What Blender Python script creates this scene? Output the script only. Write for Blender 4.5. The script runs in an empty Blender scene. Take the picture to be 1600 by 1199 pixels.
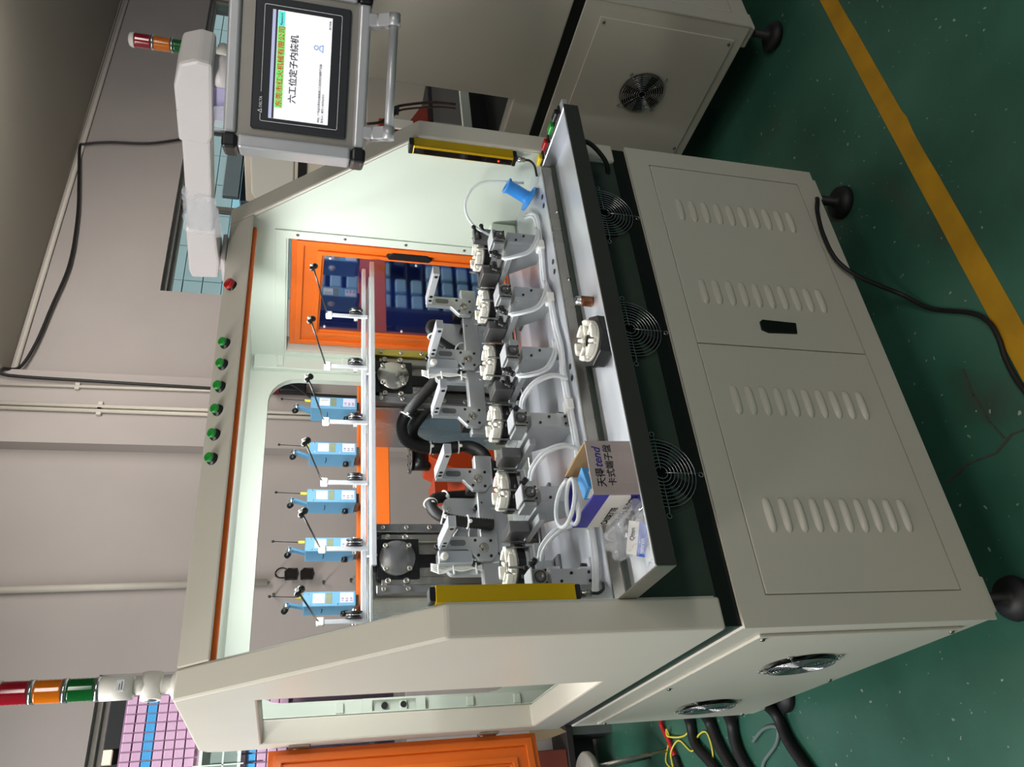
import bpy, bmesh, math, random
from mathutils import Vector, Matrix
random.seed(7)
PI = math.pi
sc = bpy.context.scene
COL = sc.collection

# ------------------------------------------------------------------ camera
cd = bpy.data.cameras.new('camera'); cam = bpy.data.objects.new('camera', cd); COL.objects.link(cam)
R_right = Vector((0.8461, -0.5308, 0.0480)); R_down = Vector((-0.0985, -0.2442, -0.9647)); R_fwd = Vector((0.5238, 0.8116, -0.2589))
cx, cy, cz = R_down, R_right, -R_fwd            # the photograph was taken with the phone turned on its side
M = Matrix(((cx.x, cy.x, cz.x), (cx.y, cy.y, cz.y), (cx.z, cy.z, cz.z))).to_4x4()
M.translation = Vector((-0.3903, -1.5274, 1.7673))
cam.matrix_world = M
cd.sensor_fit = 'HORIZONTAL'; cd.sensor_width = 36.0; cd.lens = 36.0 * 1229.34 / 1600.0
cd.clip_start = 0.05; cd.clip_end = 100
sc.camera = cam

# ------------------------------------------------------------------ world, lamps, exposure
w = bpy.data.worlds.new('world'); sc.world = w; w.use_nodes = True
bg = w.node_tree.nodes['Background']; bg.inputs[0].default_value = (0.80, 0.88, 1.0, 1); bg.inputs[1].default_value = 0.22
def lamp(name, loc, target, sx, sy, power, col=(1, 1, 1)):
    l = bpy.data.lights.new(name, 'AREA'); l.shape = 'RECTANGLE'; l.size = sx; l.size_y = sy; l.energy = power; l.color = col
    o = bpy.data.objects.new(name, l); COL.objects.link(o); o.location = loc
    o.rotation_euler = (Vector(target) - Vector(loc)).to_track_quat('-Z', 'Y').to_euler()
    return o
lamp('ceiling_and_fill_lamp', (-1.6, -0.45, 3.3), (0.2, 0.4, 0.9), 1.6, 0.25, 30, (1.0, 0.95, 0.88))
lamp('ceiling_and_fill_lamp', (-1.35, 1.5, 3.45), (-0.9, 1.3, 0.0), 2.4, 0.25, 118, (0.97, 0.98, 1.0))
lamp('ceiling_and_fill_lamp', (2.6, 1.4, 3.3), (3.0, 2.9, 2.0), 2.4, 0.25, 46, (1.0, 0.95, 0.90))
lamp('ceiling_and_fill_lamp', (0.6, -3.6, 3.3), (0.9, 0.0, 0.7), 2.6, 0.4, 46, (1.0, 0.96, 0.90))  # front fill, added to light the machine fronts evenly
lamp('enclosure_lamp', (0.70, 0.47, 1.905), (0.70, 0.56, 1.0), 1.0, 0.06, 14.5, (0.97, 0.99, 1.0))
lamp('enclosure_ceiling_fill', (0.72, 0.66, 1.86), (0.72, 0.90, 1.99), 1.1, 0.03, 4.5, (0.97, 0.99, 1.0))  # upward fill, added to brighten the enclosure ceiling and rear header
sl = bpy.data.lights.new('sun', 'SUN'); sl.energy = 11.0; sl.angle = 0.05; so = bpy.data.objects.new('sun', sl); COL.objects.link(so)
so.rotation_euler = Vector((0.12, 0.42, -1.0)).to_track_quat('-Z', 'Y').to_euler()
sc.view_settings.view_transform = 'Standard'; sc.view_settings.look = 'None'
sc.view_settings.exposure = 0.0; sc.view_settings.gamma = 1.0; sc.view_settings.use_curve_mapping = False

# ------------------------------------------------------------------ materials
MATS = {}
def srgb(r, g, b):
    f = lambda c: (c / 255 / 12.92) if c / 255 <= 0.04045 else ((c / 255 + 0.055) / 1.055) ** 2.4
    return (f(r), f(g), f(b), 1)
def mat(name, rgb, rough=0.5, metal=0.0, var=0.0, scale=8.0, bump=0.0, bscale=60.0, emit=None, trans=0.0, ior=1.45, stretch=None, coat=0.0, alpha=1.0, rvar=0.0, spec=0.5):
    if name in MATS: return MATS[name]
    m = bpy.data.materials.new(name); m.use_nodes = True; nt = m.node_tree; b = nt.nodes['Principled BSDF']
    c = srgb(*rgb); b.inputs['Base Color'].default_value = c; b.inputs['Roughness'].default_value = rough; b.inputs['Metallic'].default_value = metal
    b.inputs['Specular IOR Level'].default_value = spec
    b.inputs['IOR'].default_value = ior
    if trans: b.inputs['Transmission Weight'].default_value = trans
    if coat: b.inputs['Coat Weight'].default_value = coat; b.inputs['Coat Roughness'].default_value = 0.1
    if alpha < 1: b.inputs['Alpha'].default_value = alpha
    if emit: b.inputs['Emission Color'].default_value = srgb(*emit[0]); b.inputs['Emission Strength'].default_value = emit[1]
    if var or bump or rvar:
        tc = nt.nodes.new('ShaderNodeTexCoord'); mp = nt.nodes.new('ShaderNodeMapping'); nt.links.new(tc.outputs['Object'], mp.inputs[0])
        if stretch: mp.inputs['Scale'].default_value = stretch
        nz = nt.nodes.new('ShaderNodeTexNoise'); nz.inputs['Scale'].default_value = scale; nz.inputs['Detail'].default_value = 5; nt.links.new(mp.outputs[0], nz.inputs['Vector'])
        if var:
            mx = nt.nodes.new('ShaderNodeMix'); mx.data_type = 'RGBA'; mx.blend_type = 'MULTIPLY'
            mx.inputs['A'].default_value = c
            rp = nt.nodes.new('ShaderNodeValToRGB'); rp.color_ramp.elements[0].position = 0.3; rp.color_ramp.elements[1].position = 0.75
            rp.color_ramp.elements[0].color = (1 - var, 1 - var, 1 - var, 1); rp.color_ramp.elements[1].color = (1, 1, 1, 1)
            nt.links.new(nz.outputs['Fac'], rp.inputs[0]); nt.links.new(rp.outputs[0], mx.inputs['B']); mx.inputs['Factor'].default_value = 1
            nt.links.new(mx.outputs['Result'], b.inputs['Base Color'])
        if rvar:
            mr = nt.nodes.new('ShaderNodeMapRange'); mr.inputs[1].default_value = 0.3; mr.inputs[2].default_value = 0.7
            mr.inputs[3].default_value = max(0.03, rough - rvar); mr.inputs[4].default_value = min(1, rough + rvar)
            nt.links.new(nz.outputs['Fac'], mr.inputs[0]); nt.links.new(mr.outputs[0], b.inputs['Roughness'])
        if bump:
            nb = nt.nodes.new('ShaderNodeTexNoise'); nb.inputs['Scale'].default_value = bscale; nb.inputs['Detail'].default_value = 3; nt.links.new(mp.outputs[0], nb.inputs['Vector'])
            bp = nt.nodes.new('ShaderNodeBump'); bp.inputs['Strength'].default_value = bump; bp.inputs['Distance'].default_value = 0.01
            nt.links.new(nb.outputs['Fac'], bp.inputs['Height']); nt.links.new(bp.outputs[0], b.inputs['Normal'])
    MATS[name] = m
    return m
PAINT = mat('beige_paint', (203, 198, 184), 0.38, var=0.05, scale=3, bump=0.03, bscale=350)
PAINT2 = mat('beige_paint_shop', (196, 192, 178), 0.38, var=0.05, scale=3, bump=0.03, bscale=350)
INNER = mat('mint_paint', (204, 213, 200), 0.42, var=0.04, scale=3)
BLACK = mat('black_paint', (18, 19, 18), 0.30, var=0.2, scale=10)
GLOSSBLACK = mat('black_paint_green_reflection', (58, 68, 60), 0.20, var=0.2, scale=6)  # black panel; the green floor's reflection is tinted into this base colour
RUBBER = mat('black_rubber', (24, 23, 23), 0.55, var=0.25, scale=30)
PLASTIC = mat('black_plastic', (22, 22, 24), 0.35, var=0.1, scale=40)
ORANGE = mat('orange_paint', (226, 108, 30), 0.40, var=0.06, scale=4)
ORANGE2 = mat('red_orange_paint', (205, 70, 22), 0.40, var=0.10, scale=4)
ALU = mat('aluminium', (205, 208, 212), 0.32, 1.0, var=0.10, scale=14, rvar=0.08)
ALUGREY = mat('grey_anodised', (184, 187, 188), 0.36, 0.7, var=0.08, scale=20, rvar=0.08)
ALUPLATE = mat('milled_aluminium', (212, 215, 221), 0.34, 0.62, var=0.07, scale=11, rvar=0.05, stretch=(.7, 2.2, 1))
STEEL = mat('brushed_steel', (172, 169, 160), 0.26, 0.85, var=0.16, scale=9, rvar=0.10, stretch=(1, 1, 0.25))
STEELDARK = mat('dark_steel', (122, 122, 122), 0.35, 0.7, var=0.2, scale=12, rvar=0.1)
CHROME = mat('chrome', (225, 226, 228), 0.10, 1.0, var=0.03, scale=10)
BRASSY = mat('yellowish_steel', (196, 178, 92), 0.30, 0.9, var=0.15, scale=20)
WHITEP = mat('white_plastic', (232, 229, 220), 0.45, var=0.05, scale=30)
IVORY = mat('ivory_plastic', (234, 231, 220), 0.48, var=0.08, scale=30)
WHITEALU = mat('silver_anodised', (208, 210, 214), 0.35, 0.55, var=0.06, scale=20)
SCREW = mat('screw_steel', (140, 138, 132), 0.28, 1.0, var=0.15, scale=40)
YELLOW = mat('yellow_anodised', (214, 176, 18), 0.28, 0.45, var=0.06, scale=12)
BLUE = mat('tensioner_blue', (104, 158, 192), 0.45, var=0.08, scale=15)
GREEN_B = mat('green_button', (40, 150, 60), 0.30, var=0.05, scale=30)
RED_B = mat('red_button', (170, 28, 26), 0.30, var=0.05, scale=30)
WALL = mat('wall_plaster', (168, 160, 155), 0.85, var=0.10, scale=1.6, bump=0.12, bscale=12)
CEIL = mat('ceiling_plaster', (158, 150, 138), 0.9, var=0.06, scale=1.0)
CLEAR = mat('clear_tube', (240, 244, 247), 0.18, trans=0.30, ior=1.2, var=0.04, scale=60)
NATPLAST = mat('natural_nylon', (238, 238, 234), 0.4, var=0.04, scale=60)

def floor_mat():
    m = bpy.data.materials.new('green_epoxy'); m.use_nodes = True; nt = m.node_tree; b = nt.nodes['Principled BSDF']
    tc = nt.nodes.new('ShaderNodeTexCoord')
    n1 = nt.nodes.new('ShaderNodeTexNoise'); n1.inputs['Scale'].default_value = 1.8; n1.inputs['Detail'].default_value = 6
    r1 = nt.nodes.new('ShaderNodeValToRGB'); r1.color_ramp.elements[0].color = srgb(36, 76, 61); r1.color_ramp.elements[1].color = srgb(64, 114, 96)
    r1.color_ramp.elements[0].position = 0.3; r1.color_ramp.elements[1].position = 0.8
    n2 = nt.nodes.new('ShaderNodeTexNoise'); n2.inputs['Scale'].default_value = 42; n2.inputs['Detail'].default_value = 2
    r2 = nt.nodes.new('ShaderNodeValToRGB'); r2.color_ramp.elements[0].position = 0.70; r2.color_ramp.elements[1].position = 0.73
    r2.color_ramp.elements[0].color = (0, 0, 0, 1); r2.color_ramp.elements[1].color = (1, 1, 1, 1)
    mx = nt.nodes.new('ShaderNodeMix'); mx.data_type = 'RGBA'; mx.inputs['B'].default_value = srgb(150, 158, 146)
    n3 = nt.nodes.new('ShaderNodeTexNoise'); n3.inputs['Scale'].default_value = 2.6; n3.inputs['Detail'].default_value = 4
    r3 = nt.nodes.new('ShaderNodeValToRGB'); r3.color_ramp.elements[0].position = 0.60; r3.color_ramp.elements[1].position = 0.74
    r3.color_ramp.elements[0].color = (0, 0, 0, 1); r3.color_ramp.elements[1].color = (0.55, 0.55, 0.55, 1)
    mx2 = nt.nodes.new('ShaderNodeMix'); mx2.data_type = 'RGBA'; mx2.inputs['B'].default_value = srgb(62, 58, 52)
    L = nt.links.new
    L(tc.outputs['Object'], n1.inputs['Vector']); L(tc.outputs['Object'], n2.inputs['Vector']); L(tc.outputs['Object'], n3.inputs['Vector'])
    L(n1.outputs['Fac'], r1.inputs[0]); L(n2.outputs['Fac'], r2.inputs[0]); L(n3.outputs['Fac'], r3.inputs[0])
    L(r1.outputs[0], mx2.inputs['A']); L(r3.outputs[0], mx2.inputs['Factor'])
    L(mx2.outputs['Result'], mx.inputs['A']); L(r2.outputs[0], mx.inputs['Factor']); L(mx.outputs['Result'], b.inputs['Base Color'])
    mr = nt.nodes.new('ShaderNodeMapRange'); mr.inputs[3].default_value = 0.22; mr.inputs[4].default_value = 0.42
    L(n3.outputs['Fac'], mr.inputs[0]); L(mr.outputs[0], b.inputs['Roughness'])
    return m
FLOOR = floor_mat()

# ------------------------------------------------------------------ mesh builder
class MB:
    def __init__(s): s.bm = bmesh.new()
    def _add(s, other, mx=None):
        me = bpy.data.meshes.new('t'); other.to_mesh(me); other.free()
        if mx is not None: me.transform(mx)
        s.bm.from_mesh(me); bpy.data.meshes.remove(me)
    def box(s, x0, x1, y0, y1, z0, z1, bev=0.0, seg=1, mx=None):
        b = bmesh.new()
        r = bmesh.ops.create_cube(b, size=1)
        for v in b.verts: v.co = Vector(((x0 + x1) / 2 + v.co.x * (x1 - x0), (y0 + y1) / 2 + v.co.y * (y1 - y0), (z0 + z1) / 2 + v.co.z * (z1 - z0)))
        if bev: bmesh.ops.bevel(b, geom=list(b.edges), offset=bev, segments=seg, profile=0.5, affect='EDGES')
        s._add(b, mx); return s
    def cyl(s, p0, p1, r0, r1=None, n=20, caps=True, smooth=True):
        p0, p1 = Vector(p0), Vector(p1); r1 = r0 if r1 is None else r1
        b = bmesh.new(); d = p1 - p0; q = d.to_track_quat('Z', 'Y').to_matrix()
        ra = [b.verts.new(p0 + q @ Vector((r0 * math.cos(2 * PI * i / n), r0 * math.sin(2 * PI * i / n), 0))) for i in range(n)]
        rb = [b.verts.new(p1 + q @ Vector((r1 * math.cos(2 * PI * i / n), r1 * math.sin(2 * PI * i / n), 0))) for i in range(n)]
        for i in range(n):
            f = b.faces.new((ra[i], ra[(i + 1) % n], rb[(i + 1) % n], rb[i])); f.smooth = smooth
        if caps: b.faces.new(ra[::-1]); b.faces.new(rb)
        s._add(b); return s
    def lathe(s, prof, p0=(0, 0, 0), axis=(0, 0, 1), n=24, mx=None):
        p0 = Vector(p0); q = Vector(axis).to_track_quat('Z', 'Y').to_matrix(); b = bmesh.new(); rings = []
        for r, h in prof:
            if r < 1e-6: rings.append([b.verts.new(p0 + q @ Vector((0, 0, h)))])
            else: rings.append([b.verts.new(p0 + q @ Vector((r * math.cos(2 * PI * i / n), r * math.sin(2 * PI * i / n), h))) for i in range(n)])
        for A, B in zip(rings, rings[1:]):
            for i in range(n):
                j = (i + 1) % n
                if len(A) == 1 and len(B) == 1: continue
                if len(A) == 1: f = b.faces.new((A[0], B[j], B[i]))
                elif len(B) == 1: f = b.faces.new((A[i], A[j], B[0]))
                else: f = b.faces.new((A[i], A[j], B[j], B[i]))
                f.smooth = True
        bmesh.ops.recalc_face_normals(b, faces=list(b.faces))
        s._add(b, mx); return s
    def plate(s, outer, holes, depth, to3, bev=0.0):
        """flat plate with holes: outer / holes are 2-d loops, to3(u, v, d) places them, depth d runs 0..depth"""
        b = bmesh.new(); es = []
        for lp in [outer] + list(holes):
            vs = [b.verts.new(Vector(to3(u, v, 0))) for u, v in lp]
            es += [b.edges.new((vs[i], vs[(i + 1) % len(vs)])) for i in range(len(vs))]
        bmesh.ops.triangle_fill(b, edges=es, use_beauty=True, use_dissolve=False)
        fs = list(b.faces); off = Vector(to3(0, 0, depth)) - Vector(to3(0, 0, 0))
        r = bmesh.ops.extrude_face_region(b, geom=fs)
        for v in [g for g in r['geom'] if isinstance(g, bmesh.types.BMVert)]: v.co += off
        bmesh.ops.dissolve_limit(b, angle_limit=0.001, verts=list(b.verts), edges=list(b.edges))
        bmesh.ops.recalc_face_normals(b, faces=list(b.faces))
        if bev:
            bmesh.ops.bevel(b, geom=[e for e in b.edges if len(e.link_faces) == 2 and e.calc_face_angle(0) > 0.5], offset=bev, segments=2, profile=0.5, affect='EDGES')
        s._add(b); return s
    def prism(s, pts, depth, to3, bev=0.0): return s.plate(pts, [], depth, to3, bev)
    def tube(s, pts, r, n=10, sub=8, closed_ends=True, ridge=0.0, pitch=0.012):
        P = smooth_path(pts, sub)
        if ridge: P = resample(P, pitch / 2)
        b = bmesh.new(); rings = []; t = (P[1] - P[0]).normalized(); up = Vector((0, 0, 1)) if abs(t.z) < 0.9 else Vector((1, 0, 0))
        nrm = (up - t * up.dot(t)).normalized()
        for i, p in enumerate(P):
            t2 = ((P[i + 1] if i + 1 < len(P) else p) - (P[i - 1] if i else p)).normalized()
            nrm = (nrm - t2 * nrm.dot(t2)).normalized(); bn = t2.cross(nrm)
            rr = r + (ridge if i % 2 else 0)
            rings.append([b.verts.new(p + (nrm * math.cos(2 * PI * k / n) + bn * math.sin(2 * PI * k / n)) * rr) for k in range(n)])
        for A, B in zip(rings, rings[1:]):
            for k in range(n):
                f = b.faces.new((A[k], A[(k + 1) % n], B[(k + 1) % n], B[k])); f.smooth = True
        b.faces.new(rings[0][::-1]); b.faces.new(rings[-1])
        bmesh.ops.recalc_face_normals(b, faces=list(b.faces))
        s._add(b); return s
    def sphere(s, c, r, n=14, squash=(1, 1, 1)):
        b = bmesh.new(); bmesh.ops.create_uvsphere(b, u_segments=n, v_segments=max(6, n // 2), radius=r)
        for v in b.verts: v.co = Vector((v.co.x * squash[0] + c[0], v.co.y * squash[1] + c[1], v.co.z * squash[2] + c[2]))
        for f in b.faces: f.smooth = True
        s._add(b); return s
    def torus(s, c, R, r, axis=(0, 1, 0), n=36, k=6):
        q = Vector(axis).to_track_quat('Z', 'Y').to_matrix(); b = bmesh.new(); c = Vector(c); rings = []
        for i in range(n):
            a = 2 * PI * i / n
            rings.append([b.verts.new(c + q @ Vector(((R + r * math.cos(2 * PI * j / k)) * math.cos(a), (R + r * math.cos(2 * PI * j / k)) * math.sin(a), r * math.sin(2 * PI * j / k)))) for j in range(k)])
        for i in range(n):
            A, B = rings[i], rings[(i + 1) % n]
            for j in range(k):
                f = b.faces.new((A[j], B[j], B[(j + 1) % k], A[(j + 1) % k])); f.smooth = True
        bmesh.ops.recalc_face_normals(b, faces=list(b.faces))
        s._add(b); return s
    def mesh(s, name, m):
        me = bpy.data.meshes.new(name); s.bm.to_mesh(me); s.bm.free()
        for x in (m if isinstance(m, (list, tuple)) else [m]): me.materials.append(x)
        return me
    def build(s, name, m, parent=None, loc=None):
        o = bpy.data.objects.new(name, s.mesh(name, m)); COL.objects.link(o)
        if parent: o.parent = parent
        if loc: o.location = loc
        return o
def smooth_path(pts, sub):
    P = [Vector(p) for p in pts]
    if len(P) < 3 or sub < 2: return P
    out = []
    for i in range(len(P) - 1):
        p0 = P[i - 1] if i else P[0] * 2 - P[1]; p1, p2 = P[i], P[i + 1]; p3 = P[i + 2] if i + 2 < len(P) else P[-1] * 2 - P[-2]
        for k in range(sub):
            t = k / sub
            out.append(0.5 * ((2 * p1) + (p2 - p0) * t + (2 * p0 - 5 * p1 + 4 * p2 - p3) * t * t + (3 * p1 - 3 * p2 + p3 - p0) * t ** 3))
    out.append(P[-1]); return out
def resample(P, step):
    out = [P[0]]; acc = 0.0
    for a, b in zip(P, P[1:]):
        d = (b - a).length; t = step - acc
        while t <= d and d > 0: out.append(a + (b - a) * (t / d)); t += step
        acc = (acc + d) % step
    return out
def tag(o, label=None, cat=None, group=None, kind=None):
    if label: o['label'] = label
    if cat: o['category'] = cat
    if group: o['group'] = group
    if kind: o['kind'] = kind
    return o
def empty(name, loc, label, cat, group=None, rz=0.0):
    o = bpy.data.objects.new(name, None); COL.objects.link(o); o.location = loc; o.rotation_euler = (0, 0, rz); o.empty_display_size = 0.05
    return tag(o, label, cat, group)
def inst(me, name, parent=None, loc=(0, 0, 0), rot=(0, 0, 0), scale=(1, 1, 1)):
    o = bpy.data.objects.new(name, me); COL.objects.link(o); o.parent = parent; o.location = loc; o.rotation_euler = rot; o.scale = scale
    return o
def copy_tree(o, parent=None):
    c = o.copy(); COL.objects.link(c); c.parent = parent
    for ch in list(o.children): copy_tree(ch, c)
    return c
def rect(u0, u1, v0, v1): return [(u0, v0), (u1, v0), (u1, v1), (u0, v1)]
def rrect(u0, u1, v0, v1, r, n=6):
    out = []
    for cu, cv, a0 in ((u1 - r, v0 + r, -90), (u1 - r, v1 - r, 0), (u0 + r, v1 - r, 90), (u0 + r, v0 + r, 180)):
        for k in range(n + 1):
            a = math.radians(a0 + 90 * k / n); out.append((cu + r * math.cos(a), cv + r * math.sin(a)))
    return out
def circ(u, v, r, n=24): return [(u + r * math.cos(2 * PI * k / n), v + r * math.sin(2 * PI * k / n)) for k in range(n)]
XZ = lambda y: (lambda u, v, d: (u, y + d, v))     # plate in the x-z plane, growing in +y
YZ = lambda x: (lambda u, v, d: (x + d, u, v))     # plate in the y-z plane, growing in +x
XY = lambda z: (lambda u, v, d: (u, v, z + d))
def text(body, size, m, parent, loc, rot, name='lettering', ext=0.0003, align='LEFT', shear=0.0, sx=1.0, bold=0.012):
    cu = bpy.data.curves.new('t', 'FONT'); cu.body = body; cu.size = size; cu.extrude = ext; cu.align_x = align; cu.shear = shear; cu.resolution_u = 3; cu.offset = size * bold
    t = bpy.data.objects.new('t', cu); COL.objects.link(t)
    dg = bpy.context.evaluated_depsgraph_get(); me = bpy.data.meshes.new_from_object(t.evaluated_get(dg)); me.name = name
    bpy.data.objects.remove(t); bpy.data.curves.remove(cu)
    me.materials.clear(); me.materials.append(m)
    return inst(me, name, parent, loc, rot, (sx, 1, 1))

# ================================================================== THE ROOM
YW = 3.2
fl = MB().box(-6, 9, -4.5, YW + 0.1, -0.1, 0).build('floor', FLOOR); tag(fl, kind='structure')
YL = mat('yellow_floor_paint', (196, 146, 26), 0.55, var=0.30, scale=9, bump=0.1, bscale=30)
up_ = lambda x: -0.228 + 0.0113 * (x - .5); dn_ = lambda x: -0.302 + 0.0186 * (x - .5)
sp = [(-3 + k * 0.1, up_(-3 + k * .1) + random.uniform(-.0008, .0008)) for k in range(92)]
low = [(-3 + k * 0.1, dn_(-3 + k * .1) + random.uniform(-.0015, .0010)) for k in range(92)]
low.insert(45, (1.46, dn_(1.46) - .006)); low.sort()
MB().prism([(a, b) for a, b in low] + [(a, b) for a, b in sp[::-1]], 0.0015, XY(0.0)).build('floor_line', YL, fl)
CR = mat('bare_concrete', (74, 74, 64), 0.8, var=0.4, scale=40)
for pts in ([(0.42, -0.19), (0.43, -0.13), (0.41, -0.07), (0.425, 0.03), (0.41, 0.12)], [(0.43, -0.11), (0.49, -0.09), (0.58, -0.08), (0.66, -0.085)]):
    m_ = MB()
    for (a, b), (c, d) in zip(pts, pts[1:]): m_.prism([(a - .004, b - .003), (a + .003, b + .004), (c + .004, d + .003), (c - .002, d - .004)], 0.0012, XY(0.0))
    m_.build('floor_crack', CR, fl)

# back wall with two window openings
WIN_R = (3.29, 6.85, 1.55, 2.75); WIN_L = (-2.2, 0.70, 1.10, 2.72)
wb = MB().plate(rect(-6, 9, 0, 3.6), [rect(*WIN_R), rect(*WIN_L)], 0.22, XZ(YW)).build('wall_back', WALL); tag(wb, kind='structure')
tr = MB().box(2.02, 2.52, YW - 0.10, YW, 0, 3.6).build('trim_1', WALL); tag(tr, kind='structure')
ce = MB().box(-9, 10, -9.0, YW + 0.2, 3.56, 3.66).build('ceiling', CEIL); tag(ce, kind='structure')
# beam under the ceiling, right of the pilaster
bmw = MB().prism([(2.52, 3.53), (9, 3.43), (9, 3.56), (2.52, 3.56)], 2.6, XZ(YW - 2.6)).build('trim_2', CEIL); tag(bmw, kind='structure')
ALUW = mat('window_aluminium', (150, 148, 140), 0.4, 0.6, var=0.1, scale=20)
GLASS = mat('window_glass', (225, 240, 238), 0.03, trans=1.0, ior=1.02, var=0.02, scale=3)
def window(name, x0, x1, z0, z1, nsash):
    e = bpy.data.objects.new(name, None); COL.objects.link(e); e.location = ((x0 + x1) / 2, YW + 0.1, z0); tag(e, kind='structure')
    f = lambda o: o
    cxn = (x0 + x1) / 2
    b = MB().plate(rect(x0 - cxn, x1 - cxn, 0, z1 - z0), [rect(x0 - cxn + .03, x1 - cxn - .03, .03, z1 - z0 - .028)], 0.09, XZ(-0.04)); b.build('window_frame', ALUW, e)
    wd = (x1 - x0 - 0.06) / nsash
    for k in range(nsash):
        a = x0 - cxn + 0.03 + k * wd; y = -0.02 if k % 2 else 0.015
        s_ = MB().plate(rect(a, a + wd + 0.02, .03, z1 - z0 - .028), [rect(a + .025, a + wd - .005, .06, z1 - z0 - .052)], 0.02, XZ(y)).build('sash', ALUW, e)
        MB().box(a + .025, a + wd - .005, y + .008, y + .012, .06, z1 - z0 - .052).build('pane', GLASS, s_)
    return e
window('window_1', *WIN_R, 4); window('window_2', *WIN_L, 3)
# pipes and cables on the wall
CON = mat('white_conduit', (188, 182, 170), 0.5, var=0.06, scale=10)
def conduit(label, pts, r, m, name='conduit', cat='conduit', group=None, clips=()):
    e = empty(name, pts[0], label, cat, group)
    off = Vector(pts[0])
    MB().tube([Vector(p) - off for p in pts], r, 8, 1 if len(pts) < 3 else 6).build('pipe' if name == 'conduit' else 'sheath', m, e)
    for c in clips:
        c = Vector(c) - off; MB().box(c.x - r * 2.4, c.x + r * 2.4, c.y - r * 0.6, c.y + r * 1.1, c.z - .014, c.z + .014, .003).build('clip', m, e)
    return e
yc = YW - 0.115
conduit('left of the two white conduits running up the pilaster', [(2.243, yc, 0.3), (2.236, yc, 3.55)], 0.013, CON, clips=[(2.241, yc, 1.4), (2.24, yc, 2.95)])
conduit('right of the two white conduits running up the pilaster', [(2.277, yc, 0.3), (2.267, yc, 3.55)], 0.013, CON, clips=[(2.275, yc, 1.4), (2.272, yc, 2.95)])
conduit('white conduit along the pilaster corner beside the black cable', [(2.445, yc, 0.3), (2.40, yc, 3.52)], 0.010, CON, clips=[(2.43, yc, 2.2), (2.41, yc, 3.1)])
conduit('white conduit running along the top of the wall under the beam', [(2.55, YW - .02, 3.50), (9, YW - .02, 3.38)], 0.016, CON, clips=[(3.4, YW - .02, 3.485), (4.6, YW - .02, 3.462)])
conduit('thin white cable trunk along the wall top beside the wider conduit', [(2.55, YW - .02, 3.545), (9, YW - .02, 3.43)], 0.012, CON)
conduit('white conduit down the left wall ending above the hanging glasses', [(1.155, YW - .02, 3.58), (1.18, YW - .02, 1.90)], 0.02, CON)
conduit('black cable sagging across the wall top and down the pilaster', [(2.40, YW - .13, 1.2), (2.425, YW - .13, 2.3), (2.44, YW - .13, 3.0), (2.455, YW - .13, 3.48), (2.50, YW - .13, 3.52), (2.56, YW - .06, 3.46), (2.75, YW - .05, 3.41), (3.05, YW - .05, 3.375), (3.42, YW - .05, 3.335), (3.85, YW - .05, 3.36), (4.20, YW - .05, 3.41), (4.56, YW - .04, 3.468), (4.61, YW - .04, 3.44), (4.66, YW - .04, 3.28), (4.70, YW - .04, 3.0), (4.80, YW - .04, 2.75)], 0.010, RUBBER, 'cable', 'cable')
# hooks and spectacles
def spectacles():
    e = empty('spectacles', (1.22, YW - .05, 1.72), 'black sunglasses hung on a wall hook', 'glasses')
    G = mat('dark_lens', (30, 24, 20), 0.15, var=0.1, scale=20)
    for z in (0.045, -0.045):
        pts = [(-.038, z + .036), (.012, z + .040), (.030, z + .020), (.030, z - .030), (.0, z - .038), (-.036, z - .030)]
        MB().prism(pts, .006, XZ(0), .002).build('lens', G, e)
        MB().tube([(a, 0.0, b) for a, b in pts + pts[:1]], .004, 6, 1).build('rim', PLASTIC, e)
    MB().tube([(0.026, .0, .075), (.034, .0, .10), (.025, .0, .125), (.0, .0, .138), (-.024, .0, .118), (-.026, .0, .085)], .005, 6, 5).build('temple', PLASTIC, e)
    MB().cyl((.0, .05, .136), (0, -.01, .140), .004, n=8).build('hook', SCREW, e)
spectacles()
def pouch():
    e = empty('cable_reel', (2.45, YW - .17, 1.73), 'black and dark red wire reel hung on the pilaster', 'reel')
    DR = mat('dark_red_wire', (110, 24, 28), 0.5, var=0.3, scale=60)
    MB().box(-.06, .06, -.03, .03, 0.0, .17, .012, 2).build('body', PLASTIC, e)
    m_ = MB()
    for k in range(4): m_.torus((0, 0, .175 + .012 * k), .06, .007, (0, 0, 1), 20, 6)
    m_.build('winding', DR, e)
    MB().tube([(0, -.03, .23), (-.03, -.06, .1), (-.13, -.05, -.05), (-.16, -.04, -.2)], .006, 6, 6).build('lead', RUBBER, e)
pouch()
for x, z, i in ((1.17, 1.58, 0), (1.10, 1.86, 1), (1.18, 1.42, 2)):
    o = MB().cyl((0, .04, 0), (0, -.02, .0), .006, n=8).cyl((0, -.02, 0), (0, -.022, .0), .010, n=8).build('nail', SCREW, loc=(x, YW - .02, z))
    tag(o, ['dark nail in the wall just below the sunglasses', 'dark nail in the wall left of the glasses loop', 'lowest dark nail in the wall under the sunglasses'][i], 'nail')

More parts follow.
